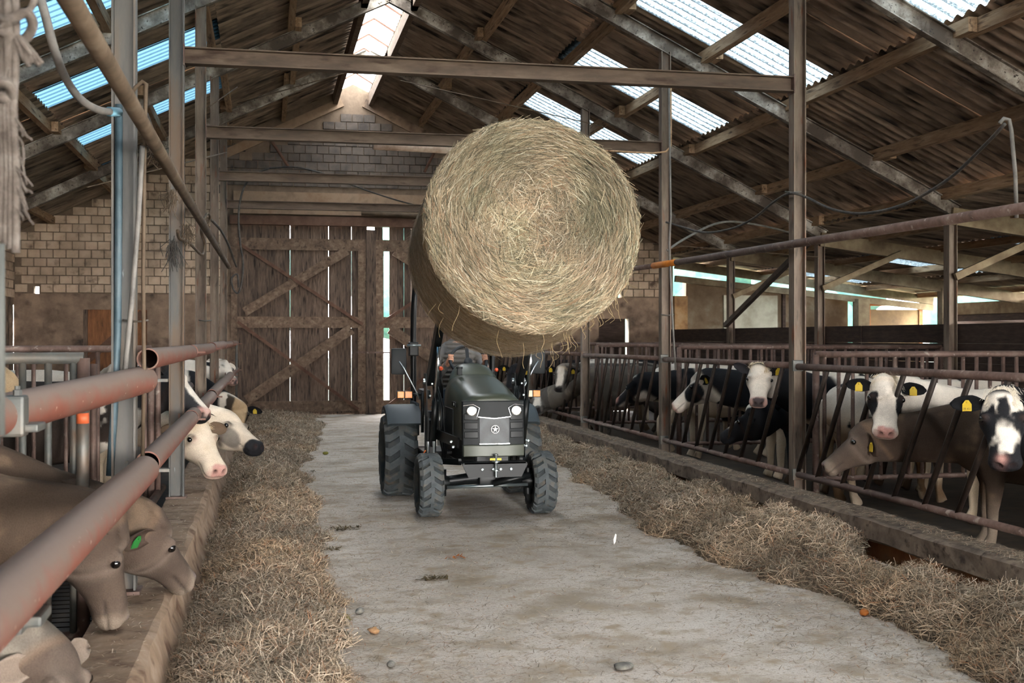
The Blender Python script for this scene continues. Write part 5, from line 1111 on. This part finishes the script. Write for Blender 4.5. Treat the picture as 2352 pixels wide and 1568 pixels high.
        put(np.array(hexc('b59a78')), np.ones(n)); put(BLK, sstep(a, .16, .2)*.9); put(BLK, sstep(tt, .85, .92))
    elif kind == 'black':
        put(BLK, np.ones(n)); put(np.array(hexc('3a3634')), sstep(tt, .9, .96))
    put(np.array(hexc('3a2c26')), np.exp(-((t-.355)**2+((np.abs(s)-.24)*.7)**2)/.0016)*.75)
    return C
def body_colour(kind, P, nz, nz2):
    n = len(P); x, y, z = P[:, 0], P[:, 1], P[:, 2]; C = np.zeros((n, 3))
    if kind == 'brown': C[:] = BRN*.92; C = mixc(C, np.array(hexc('3f3129')), sstep(nz, -.05, .25)*.8); C = mixc(C, np.array(hexc('74614f')), sstep(nz2, .0, .25)*.5); C = mixc(C, np.array(hexc('9a8a7a')), sstep(z, .55, .15)*.6)
    elif kind == 'grey': C[:] = np.array(hexc('6f685f')); C = mixc(C, np.array(hexc('4d4640')), sstep(nz, -.05, .2)*.7); C = mixc(C, np.array(hexc('857b6f')), sstep(nz2, 0, .25)*.6)
    elif kind == 'white': C[:] = WHT; C = mixc(C, CRM, sstep(z, 1.25, .75)*.75); C = mixc(C, BLK, sstep(nz, .16, .20))
    elif kind == 'spots': C[:] = WHT; C = mixc(C, CRM, sstep(z, 1.2, .8)*.6); C = mixc(C, BLK, sstep(nz2, .17, .21)); C = mixc(C, np.array(hexc('6b5137')), sstep(z, .85, .5)*sstep(nz, -.2, .1))
    elif kind == 'black': C[:] = BLK*1.15; C = mixc(C, np.array(hexc('3b2f29')), sstep(nz, -.05, .2)*.6)
    elif kind == 'black_white': C[:] = BLK*1.1; C = mixc(C, WHT, sstep(nz, .03, .07)); C = mixc(C, WHT*.9, sstep(z, .5, .35)*.9)
    elif kind == 'white_black_neck': C[:] = WHT; C = mixc(C, CRM, sstep(z, 1.25, .8)*.7); C = mixc(C, BLK, sstep(x, .42, .52)*sstep(z, .80, .9)); C = mixc(C, BLK, sstep(nz, .17, .2))
    elif kind == 'dark_brown': C[:] = np.array(hexc('2f2925')); C = mixc(C, np.array(hexc('463a33')), sstep(nz, -.1, .2)*.8); C = mixc(C, WHT*.85, sstep(z, .62, .45)*sstep(nz, -.15, .05)); C = mixc(C, WHT*.85, sstep(x, .5, .62)*sstep(nz2, .06, .12))
    elif kind == 'grey_dark': C[:] = np.array(hexc('4a4541')); C = mixc(C, np.array(hexc('8f867b')), sstep(nz2, .02, .15)*.8)
    C = mixc(C, np.array(hexc('4a3826')), sstep(z, .45, .1)*sstep(nz, -.25, .1)*.7)
    return C*(1+nz2[:, None]*.35)
M['coat'] = colmat('cattle_coat', .8, .15, .35, 150)
M['tag'] = nmat('yellow_ear_tag', ['b3941f', 'c4a72e'], 20, .5, .05)
M['taggreen'] = plain('green_ear_tag', '237030', .5)
M['tagink'] = plain('tag_ink', '2a2a20', .7)
def ear_geo(root, d, nrm, L_, W_, colo, coli):
    """leaf shaped cupped ear; returns verts, quads, colours"""
    d = d.normalized(); nrm = (nrm-d*nrm.dot(d)).normalized(); b = d.cross(nrm); V = []; C = []; na, nb = 9, 7
    for side in (1, -1):
        for i in range(na):
            a = i/(na-1); w_ = W_*min(1, .50+1.5*a)*math.sqrt(max(0, 1-a**3.2))
            if i == na-1: w_ = W_*.08
            for j in range(nb):
                q = -1+2*j/(nb-1); cup = .30*W_*(q*q-.3)*(1-.5*a)
                V.append(root+d*(a*L_)+b*(q*w_*.5)+nrm*(cup+side*.006*(1-q*q*.8))+Vector((0, 0, -.10*a*a*L_)))
                C.append(coli if side > 0 and abs(q) < .75 and .1 < a < .9 else colo)
    Q = []
    for sd in (0, 1):
        o = sd*na*nb
        for i in range(na-1):
            for j in range(nb-1):
                f = (o+i*nb+j, o+i*nb+j+1, o+(i+1)*nb+j+1, o+(i+1)*nb+j); Q.append(f if sd == 0 else f[::-1])
    o = na*nb
    for i in range(na-1):
        Q.append((i*nb, (i+1)*nb, o+(i+1)*nb, o+i*nb)); Q.append((i*nb+nb-1, o+i*nb+nb-1, o+(i+1)*nb+nb-1, (i+1)*nb+nb-1))
    for j in range(nb-1): Q.append(((na-1)*nb+j, (na-1)*nb+j+1, o+(na-1)*nb+j+1, o+(na-1)*nb+j))
    return V, Q, C
def lock_strands(name, parent, P, T, N, cols, L=(.04, .09), W=.003):
    n = len(P); V, Q = blades(P, T, N, RNG.uniform(L[0], L[1], n), np.full(n, W), RNG.uniform(.002, .012, n))
    o = np_mesh(name, V, Q, M['hay'], np.repeat(cols, 6, 0), parent=parent); setp(o, kind='stuff'); return o
def cow(label, root, yaw, poll, muzzle, hk, bk, sc=1.0, vox=.02, ears='side', earcol=None, tags=(), roll=0., legs=True, forelock=None, seed=1, neckup=.0, txt=None, upref=None, group=None, Lh=None):
    """root ground point (x,y), yaw heading; poll and muzzle in world"""
    e = empty('cow', (root[0], root[1], 0), label, 'cow', group)
    R = Matrix.Rotation(yaw, 3, 'Z'); fw = R @ Vector((1, 0, 0)); sd = R @ Vector((0, 1, 0)); r0 = Vector((root[0], root[1], 0))
    def B(x, y, z): return r0+fw*(x*sc)+sd*(y*sc)+Vector((0, 0, z*sc))
    poll = Vector(poll); muzzle = Vector(muzzle); h = (muzzle-poll).normalized(); L = Lh or min(.60, max(.40, (muzzle-poll).length))
    ref = Vector(upref) if upref else Vector((0, 0, 1))+.0*fw+Vector((fw.x, fw.y, 0))*.25
    u = (ref-h*ref.dot(h)).normalized(); u = Matrix.Rotation(roll, 3, h) @ u; s = h.cross(u).normalized()
    mb = MB()
    # trunk
    xs = [(-.92, 1.12, .05, .07), (-.86, 1.10, .17, .19), (-.72, 1.06, .245, .285), (-.5, 1.02, .275, .335), (-.2, .985, .325, .375), (.1, .965, .33, .385), (.35, .985, .285, .37), (.55, 1.0, .225, .325), (.70, .99, .16, .25), (.80, .96, .08, .13)]
    mb.add(*loft([B(x, 0, z) for x, z, a, b in xs], [a*sc for *_, a, b in xs], [b*sc for *_, a, b in xs], sd, n=22))
    # neck
    hb = poll+h*(.14*L)-u*(.19*L); p0 = B(.30, 0, 1.03); p1 = B(.60, 0, 1.06); mid = p1.lerp(hb, .5)+Vector((0, 0, neckup)); pe = poll+h*(.30*L)-u*(.18*L)
    path = spline([p0, p1, mid, hb, pe], 4); k = len(path); f = np.linspace(0, 1, k)
    ry = np.interp(f, [0, .25, .5, .75, 1], [.22*sc, .18*sc, .15*sc, .24*L, .15*L]).tolist(); rz = np.interp(f, [0, .25, .5, .75, 1], [.33*sc, .30*sc, .24*sc, .35*L, .22*L]).tolist()
    mb.add(*loft(path, ry, rz, sd, s*(1 if s.dot(sd) > 0 else -1), n=18))
    # head with eye ridges and jaw
    mb.add(*head_mesh(poll, h, u, s, L))
    for q in (-1, 1):
        c = poll+h*(.335*L)+s*(q*.222*L)-u*(.02*L); mb.ball(c, .072*L, 10, 8)
        mb.ball(poll+h*(.23*L)+s*(q*.125*L)-u*(.30*L), .12*L, 10, 8)
        mb.ball(poll+h*(.93*L)+s*(q*.075*L)-u*(.085*L), .082*L, 10, 8)
    mb.ball(poll+h*(.0*L)-u*(.02*L), .09*L, 10, 8)
    if legs:
        for q in (-1, 1):
            pts = [(.42, q*.15, .98), (.43, q*.17, .78), (.40, q*.165, .58), (.42, q*.15, .36), (.42, q*.15, .14), (.45, q*.15, .05), (.47, q*.15, .0)]; rr = [.12, .115, .075, .052, .040, .055, .06]
            mb.add(*loft([B(*p) for p in pts], [r*sc*.85 for r in rr], [r*sc*1.1 for r in rr], sd, n=12))
            pts = [(-.58, q*.15, 1.0), (-.55, q*.19, .80), (-.52, q*.185, .62), (-.70, q*.16, .46), (-.72, q*.15, .30), (-.69, q*.15, .13), (-.65, q*.15, .05), (-.62, q*.15, .0)]; rr = [.17, .155, .105, .058, .046, .042, .056, .06]
            mb.add(*loft([B(*p) for p in pts], [r*sc*.85 for r in rr], [r*sc*1.15 for r in rr], sd, n=12))
        tl = [(-.88, 0, 1.2), (-.98, 0, 1.12), (-.99, .02, .85), (-.96, .03, .55), (-.96, .03, .45)]; mb.add(*loft([B(*p) for p in tl], [.035, .03, .025, .03, .02], [.035, .03, .025, .035, .02], sd, n=8))
    me = bpy.data.meshes.new('tmp'); me.from_pydata([Vector(v)-r0 for v in mb.v], [], mb.f); me.update()
    tmp = bpy.data.objects.new('tmp', me); COL.objects.link(tmp)
    md = tmp.modifiers.new('r', 'REMESH'); md.mode = 'VOXEL'; md.voxel_size = vox; md.use_smooth_shade = True
    sm = tmp.modifiers.new('s', 'SMOOTH'); sm.factor = .5; sm.iterations = max(2, int(.055/vox))
    dg = bpy.context.evaluated_depsgraph_get(); ev = tmp.evaluated_get(dg); m2 = ev.to_mesh()
    nv = len(m2.vertices); V = np.empty(nv*3); m2.vertices.foreach_get('co', V); V = V.reshape(-1, 3)
    Q = np.array([p.vertices[:] for p in m2.polygons if len(p.vertices) == 4]); ev.to_mesh_clear(); bpy.data.objects.remove(tmp)
    # coat pattern from body and head coordinates
    hv, uv, sv = (np.array(a[:]) for a in (h, u, s)); pr = np.array((poll-r0)[:]); rel = (V-pr)/L; t = rel@hv; ss = rel@sv; uu = rel@uv
    fv = np.array(fw[:]); lv = np.array(sd[:]); Pb = np.c_[V@fv, V@lv, V[:, 2]]/sc
    nz = fbm(Pb+seed*3.7, 2.0, seed)-.5; nz2 = fbm(Pb+seed*1.3, 7.0, seed+50)-.5
    C = body_colour(bk, Pb, nz, nz2)
    inh = sstep(t, -.02+0*t, .10)*(np.abs(ss) < .42)*(uu > -.62)*(uu < .35)*(t < 1.3)
    nzh = fbm(rel*1.0+seed*9.1, 5.0, seed+9)-.5
    HCOL = head_colour(hk, t, ss, uu, nzh, C)*(1+(fbm(rel, 16, seed)-.5)[:, None]*.25); C = mixc(C, HCOL, inh)
    # nostrils and mouth line pressed in
    for q in (-1, 1):
        d2 = ((t-.985)/.065)**2+((np.abs(ss)*np.sign(ss*q)-.092)/.036)**2+((uu+.088)/.036)**2; k_ = np.exp(-d2)*inh
        V -= (k_*.030*L/.5)[:, None]*(hv+q*sv*.7)[None]; C = mixc(C, np.array(hexc('2a1c1a')), np.clip(k_*1.1, 0, .9))
    k_ = np.exp(-((uu+.185+.02*(t-.9))/.013)**2)*sstep(t, .66, .74)*inh; cen = pr+hv*(t*L)[:, None]-uv*.15*L
    V -= unit(V-cen)*(k_*.010)[:, None]; C = mixc(C, C*.45, np.clip(k_, 0, 1))
    # ears, in the same skin
    ec = np.array(hexc(earcol)) if earcol else C[np.argmin(((V-(pr+hv*.1*L+sv*.15*L))**2).sum(1))]
    Vs, Qs, Cs = [V], [Q], [C]; base = nv; earinfo = {}
    for q in (-1, 1):
        rt = poll-r0+h*(.10*L)+s*(q*.215*L)-u*(.09*L)
        if ears == 'side': d = s*q-h*.12+Vector((0, 0, .02)); nr = h*.55+u*.8
        elif ears == 'back': d = s*q*.75-h*.65-u*.05; nr = s*q*.6+h*.5+u*.2
        elif ears == 'face': d = s*q*.45-h*.62-u*.42; nr = s*q*1.0+h*.35+u*.15
        elif ears == 'down': d = s*q*.8-u*.35+Vector((0, 0, -.35)); nr = h*.6+u*.5+s*q*.3
        else: d = s*q-h*.25+Vector((0, 0, .35)); nr = h*.8+u*.5
        ev_, eq, ecs = ear_geo(rt, d, nr, .44*L, .23*L, ec, ec*.75+np.array(hexc('5a463e'))*.25*min(1, float(ec.mean())*6))
        Vs.append(np.array([v[:] for v in ev_])); Qs.append(np.array(eq)+base); Cs.append(np.array(ecs)); base += len(ev_); earinfo[q] = (rt, d.normalized(), (nr-d.normalized()*nr.dot(d.normalized())).normalized())
    o = np_mesh('body', np.concatenate(Vs), np.concatenate(Qs), M['coat'], np.concatenate(Cs), smooth=True, parent=e, origin=(0, 0, 0)); o.location = (0, 0, 0)
    for q in (-1, 1):
        MB().ball((poll-r0)+h*(.355*L)+s*(q*.260*L)-u*(.026*L)+r0, .044*L, 12, 8).build('eye', M['eye'], e, smooth=True)
    for q, kind in tags:
        rt, d, nr = earinfo[q]; b = d.cross(nr); c = rt+d*(.22*L)+nr*.016+r0
        dn = Vector((0, 0, -1)); dn = (dn-nr*dn.dot(nr)).normalized(); ax = dn.cross(nr).normalized(); w_ = .030; hh = .062
        pts = [c+ax*a*w_*2*.5+dn*bb*hh for a, bb in ((-.35, -.25), (.35, -.25), (1, .2), (1, 1), (-1, 1), (-1, .2))]
        vs = [p+nr*.003 for p in pts]+[p-nr*.002 for p in pts]; fs = [tuple(range(6)), tuple(reversed(range(6, 12)))]+[(i, i+6, (i+1) % 6+6, (i+1) % 6) for i in range(6)]
        tg = MB().add(vs, fs).build('ear_tag', M['taggreen'] if kind == 'g' else M['tag'], e); tg['label'] = 'green ear tag' if kind == 'g' else 'yellow ear tag'
        MB().lathe(c-dn*.002, nr, [(.002, .008), (.007, .007), (.008, .001)], 10).build('stud', M['taggreen'] if kind == 'g' else M['tag'], tg, smooth=True)
        if txt and kind == 't':
            fc = bpy.data.curves.new('num', 'FONT'); fc.body = txt; fc.size = .0185; fc.align_x = 'CENTER'; fc.align_y = 'CENTER'; to = bpy.data.objects.new('num', fc); COL.objects.link(to)
            dg = bpy.context.evaluated_depsgraph_get(); tm = bpy.data.meshes.new_from_object(to.evaluated_get(dg)); bpy.data.objects.remove(to); tm.materials.append(M['tagink'])
            t2 = bpy.data.objects.new('number', tm); COL.objects.link(t2); t2.parent = tg
            vis = nr; xx = -ax if True else ax; yy = -dn; xx = yy.cross(vis); mw = Matrix((xx, yy, vis)).transposed().to_4x4(); ctr = c+dn*hh*.72+nr*.0038
            mw.translation = ctr-wloc(tg); t2.matrix_local = mw
    if forelock:
        n = 1100; tt = RNG.uniform(-.06, .20, n); sq = RNG.normal(0, .085, n); uu_ = .025+.02*(1-(sq/.2)**2)
        P = np.array(poll[:])+np.outer(tt*L, hv)+np.outer(sq*L, sv)+np.outer(uu_*L, uv); T = hv*RNG.normal(.9, .3, (n, 1))+sv*(sq*3+RNG.normal(0, .25, n))[:, None]+uv*RNG.uniform(.05, .45, (n, 1))
        lock_strands('forelock', e, P+uv*.006, T, np.tile(uv, (n, 1)), pick(forelock, n, jit=.12), L=(.03, .07), W=.0022)
    return e
PI = math.pi
G1, G2 = 'cattle behind the feed fence', 'cattle behind the red pipes'
def hx(a, xa, b, xb): return dict(poll=atx(a[0], a[1], xa), muzzle=atx(b[0], b[1], xb))
def hd(a, da, b, db): return dict(poll=atd(a[0], a[1], da), muzzle=atd(b[0], b[1], db))
# ---- right side, near to far
cow('black cow with white forehead and yellow tag, at the frame edge', (6.12, 7.52), PI+.12, **hd((2302, 905), 8.05, (2312, 1092), 7.75), hk='star', bk='black', sc=.98, vox=.014, ears='side', earcol='15171a', tags=((1, 't'), (-1, 'y')), forelock=['d8cdbd', 'cdbfa8'], seed=3, txt='28 451', group=G1, upref=(-.45, -.7, .55), Lh=.52)
cow('brown cow stretching its neck low along the feed fence', (6.25, 8.62), PI-.42, **hx((1995, 978), 4.98, (1886, 1062), 4.62), hk='brown', bk='brown', sc=.90, vox=.014, ears='down', earcol='4a3a30', tags=((-1, 'y'),), seed=5, group=G1, Lh=.52)
cow('white-faced cow with black eye patches resting its chin over the brown cow', (6.95, 9.85), PI, **hx((2036, 872), 5.15, (2036, 1014), 4.98), hk='patch_eyes', bk='white', sc=.94, vox=.014, ears='side', earcol='16171a', tags=((-1, 'y'), (1, 'y')), forelock=['d9cbb2', 'c9b290', 'e0d6c6'], seed=8, group=G1, upref=(-.3, -.8, .5), Lh=.51)
cow('pale cow with small black spots, rump turned to the second fence post', (6.60, 11.42), .12, (7.9, 11.6, 1.25), (8.35, 11.65, .95), hk='white', bk='spots', sc=.96, vox=.024, seed=12, group=G1)
cow('white-faced cow looking straight at the camera beside the second fence post', (6.62, 12.15), PI+.1, **hx((1746, 842), 5.12, (1741, 944), 4.95), hk='white', bk='white_black_neck', sc=.98, vox=.016, ears='up', earcol='2c2c30', tags=((-1, 'y'),), forelock=['cfc0a4', 'b9a483'], seed=15, group=G1, upref=(-.3, -.8, .5), Lh=.46)
cow('black cow with a white blaze lowering its head behind the fence bars', (6.55, 12.95), PI, **hx((1742, 938), 5.42, (1640, 1002), 5.10), hk='blaze', bk='black', sc=.93, vox=.018, ears='back', earcol='141518', seed=18, group=G1)
cow('white cow with a black cheek in profile beside the third fence post', (6.68, 13.75), PI, **hx((1619, 857), 5.42, (1538, 928), 5.05), hk='half', bk='white_black_neck', sc=1.0, vox=.018, ears='back', earcol='1a1a1c', tags=((-1, 'y'),), seed=21, group=G1)
cow('black-headed cow with pink nose in profile between third and fourth fence posts', (6.6, 16.35), PI, **hx((1474, 866), 5.38, (1404, 925), 5.08), hk='blaze_pink', bk='white_black_neck', sc=.96, vox=.020, ears='side', earcol='17181b', tags=((-1, 'y'), (1, 'y')), seed=24, group=G1)
cow('grey cow with white blaze facing the camera behind the tractor mirror', (6.45, 20.55), PI+.1, **hd((1291, 842), 20.7, (1280, 908), 20.4), hk='grey', bk='grey_dark', sc=.95, vox=.024, ears='side', earcol='1b1a1b', tags=((-1, 'y'), (1, 'y')), seed=27, group=G1, upref=(-.3, -.8, .5), Lh=.46)
cow('grey cow eating with its head down beside the rear tractor wheel', (6.1, 19.55), PI-.06, **hx((1238, 905), 4.95, (1222, 965), 4.6), hk='grey', bk='grey', sc=.93, vox=.026, ears='down', earcol='2b2724', seed=30, group=G1)
cow('dark cow with yellow tags behind the tractor steering wheel', (6.5, 24.0), PI+.15, **hd((1185, 842), 23.6, (1168, 893), 23.3), hk='black', bk='black', sc=.95, vox=.028, ears='side', earcol='18181a', tags=((-1, 'y'), (1, 'y')), seed=33, group=G1, upref=(-.3, -.8, .5))
cow('brown cow at the far end behind the tractor hood', (6.4, 24.9), PI+.1, **hx((1168, 872), 5.1, (1178, 918), 4.8), hk='brown', bk='brown', sc=.9, vox=.028, tags=((-1, 'y'),), seed=36, group=G1)
cow('white cow standing behind the bars left of the third fence post', (6.75, 17.4), .05, (8.1, 17.5, 1.3), (8.5, 17.55, 1.0), hk='white', bk='white', sc=1.0, vox=.028, seed=40, group=G1)
cow('pale cow standing behind the bars right of the fourth fence post', (6.6, 21.4), -.05, (7.9, 21.3, 1.3), (8.3, 21.3, 1.0), hk='cream', bk='white', sc=1.0, vox=.028, seed=43, group=G1)
# ---- left side, near to far
cow('grey cow nearest the camera, neck reaching below the lower red pipe', (-2.05, 4.62), 0, **hd((105, 1480), 4.5, (265, 1720), 4.4), hk='brown', bk='grey', sc=.92, vox=.016, ears='side', earcol='8d7f72', seed=50, group=G2, Lh=.5)
cow('brown cow with its head down by the kerb under the lower red pipe', (-2.1, 5.55), .08, **hd((248, 1172), 5.60, (298, 1398), 5.78), hk='brown', bk='brown', sc=.92, vox=.012, ears='face', earcol='463a31', tags=((1, 'y'),), forelock=['6d5442', '55402f'], seed=53, group=G2, Lh=.58, upref=(1, .12, .25))
cow('brown cow with green ear tag pushing its head out past the nearest blue post', (-2.15, 6.35), .05, **hd((328, 1172), 6.40, (446, 1310), 6.75), hk='brown', bk='brown', sc=.95, vox=.012, ears='face', earcol='4d3f36', tags=((1, 'g'),), forelock=['8f7763', '6d5644'], seed=56, group=G2, Lh=.58, upref=(.6, 0, .8))
cow('black cow with white-edged face in profile behind the second blue post', (-2.05, 11.36), .02, **hd((388, 850), 11.0, (486, 948), 10.8), hk='dark_profile', bk='dark_brown', sc=1.0, vox=.016, ears='back', earcol='151517', seed=59, group=G2)
cow('cream white calf with pink nose beside the second blue post', (-1.92, 12.06), -.22, **hd((447, 968), 11.25, (516, 1085), 10.95), hk='cream', bk='white', sc=.93, vox=.015, ears='side', earcol='6d5a48', tags=((1, 'y'),), forelock=['d2bf9f', 'bfa47c'], seed=62, group=G2, upref=(.5, -.55, .6))
cow('white and grey cow with black nose in profile beside the cream calf', (-1.85, 12.82), -.04, **hd((515, 955), 12.45, (602, 1018), 12.15), hk='smudge', bk='white', sc=.95, vox=.016, ears='back', earcol='3a3430', seed=65, group=G2)
cow('tan-topped cow with black ears and yellow tags at the far end of the red pipes', (-1.7, 18.6), 0, **hd((552, 926), 18.3, (544, 985), 17.9), hk='tan_top', bk='black_white', sc=.92, vox=.024, ears='side', earcol='161618', tags=((-1, 'y'), (1, 'y')), seed=68, group=G2, upref=(.2, -.8, .6))
cow('pale pink-nosed cow holding its head between the farthest red pipes', (-1.9, 22.0), .15, **hd((510, 828), 22.2, (543, 872), 21.9), hk='white', bk='white', sc=1.0, vox=.028, seed=71, group=G2)
cow('black cow with tan forehead behind the grey partition at the frame edge', (-3.05, 8.35), .15, **hd((-8, 850), 8.1, (62, 902), 7.95), hk='tan_top', bk='white', sc=1.0, vox=.022, ears='back', earcol='202022', seed=74, group=G2)
cow('white cow standing deep in the pen behind the rusty partition', (-2.9, 13.9), -.3, (-1.6, 13.5, 1.25), (-1.25, 13.35, .95), hk='white', bk='spots', sc=1.03, vox=.028, seed=77, group=G2)
# ================================================================== SMALL THINGS ON THE FLOOR
def lump(name, px, py, r, mat, label, cat, flat=.7, seed=0, jag=.25):
    c = atz(px, py, 0); rn = random.Random(seed); m = MB(); m.ball((0, 0, 0), 1, 10, 7); P = np.array(m.v); k = 1+jag*(fbm(P+seed*5.1, 1.6, seed)-.5)*2
    a = rn.uniform(0, 3.1); P = P*k[:, None]*np.array([r, r*.72, r*flat*.8]); R = np.array([[math.cos(a), -math.sin(a), 0], [math.sin(a), math.cos(a), 0], [0, 0, 1]]); P = P@R.T; P[:, 2] -= P[:, 2].min(); P += np.array(c[:])
    m.v = [tuple(p) for p in P]; o = m.build(name, mat, smooth=True); return setp(o, label, cat)
pot = nmat('potato_skin', ['7a5a3c', '947252', 'a88a68'], 25, .85, .3); gpo = nmat('green_potato', ['6d6a2c', '86803a'], 20, .8, .3); ora = nmat('orange_peel', ['8f4f20', 'b06a2e'], 20, .8, .3); sto = nmat('grey_stone', ['4d4a46', '625f5a', '777369'], 30, .9, .4)
dng = nmat('dung', ['3a3020', '52452c', '6b5b3a'], 40, .95, .8, dist=.02); lef = nmat('dry_leaf', ['6a5a2e', '857440', '6d6f35'], 20, .9, .4)
lump('potato', 748, 1044, .045, gpo, 'greenish potato lying on the floor ahead of the hay row', 'potato', seed=1)
lump('potato', 858, 1456, .035, pot, 'brown wrinkled potato on the near floor', 'potato', seed=2, jag=.5)
lump('potato', 826, 1410, .035, sto, 'pale half-eaten potato near the hay row edge', 'potato', seed=3, jag=.4)
lump('potato', 680, 1378, .03, pot, 'small tan potato lying in the hay under the red pipes', 'potato', seed=4)
lump('potato', 1622, 1274, .035, pot, 'small brown potato at the edge of the fence-side hay', 'potato', seed=5)
lump('stone', 1745, 1304, .04, sto, 'round pale stone at the edge of the fence-side hay', 'stone', seed=6)
lump('beet_piece', 1985, 1414, .04, ora, 'orange beet piece beside the fence-side hay', 'beet', seed=7)
lump('stone', 1432, 1538, .065, sto, 'flat pale stone in the middle of the near floor', 'stone', flat=.35, seed=8)
lump('stone', 898, 1532, .03, sto, 'small grey stone on the near floor by the hay row', 'stone', seed=9)
for i, (px, py, r, n, lab, mt) in enumerate(((998, 1330, .12, 60, 'trampled dark hay wad on the middle of the floor', dng), (790, 1215, .16, 80, 'flattened brown hay wad beside the hay row', dng), (1045, 1282, .08, 26, 'scrap of orange dry leaves on the floor', ora), (786, 1422, .07, 26, 'scrap of greenish dry leaf near the hay row', lef), (700, 1085, .14, 40, 'brown hay scraps beside the far hay row', dng), (760, 1262, .10, 30, 'thin brown hay scrap on the floor', dng))):
    c = atz(px, py, 0); m = MB()
    for k in range(n):
        a = random.random()*6.28; q = r*math.sqrt(random.random()); p = c+Vector((q*math.cos(a), q*.6*math.sin(a), random.uniform(.002, .022))); b = random.random()*6.28; ln = random.uniform(.02, .06); d = Vector((math.cos(b), math.sin(b), random.uniform(-.2, .4)))*ln; s = Vector((-math.sin(b), math.cos(b), 0))*random.uniform(.003, .012)
        p.z = max(p.z, .004); m.add([p-d*.5-s, p-d*.5+s, p+d*.5+s*.4+Vector((0, 0, .006)), p+d*.5-s*.4+Vector((0, 0, .006))], [(0, 1, 2, 3)])
    o = m.build('hay_scrap', mt); setp(o, lab, 'scrap', kind='stuff')
fe = atz(1410, 1252, 0); m = MB(); m.add([(fe.x, fe.y, .004), (fe.x+.02, fe.y+.01, .03), (fe.x+.025, fe.y, .09), (fe.x+.01, fe.y-.008, .10), (fe.x-.006, fe.y-.004, .05)], [(0, 1, 2, 3, 4)])
o = m.build('feather', plain('feather', 'd8d8d4', .8)); setp(o, 'small white feather standing on the floor', 'feather')
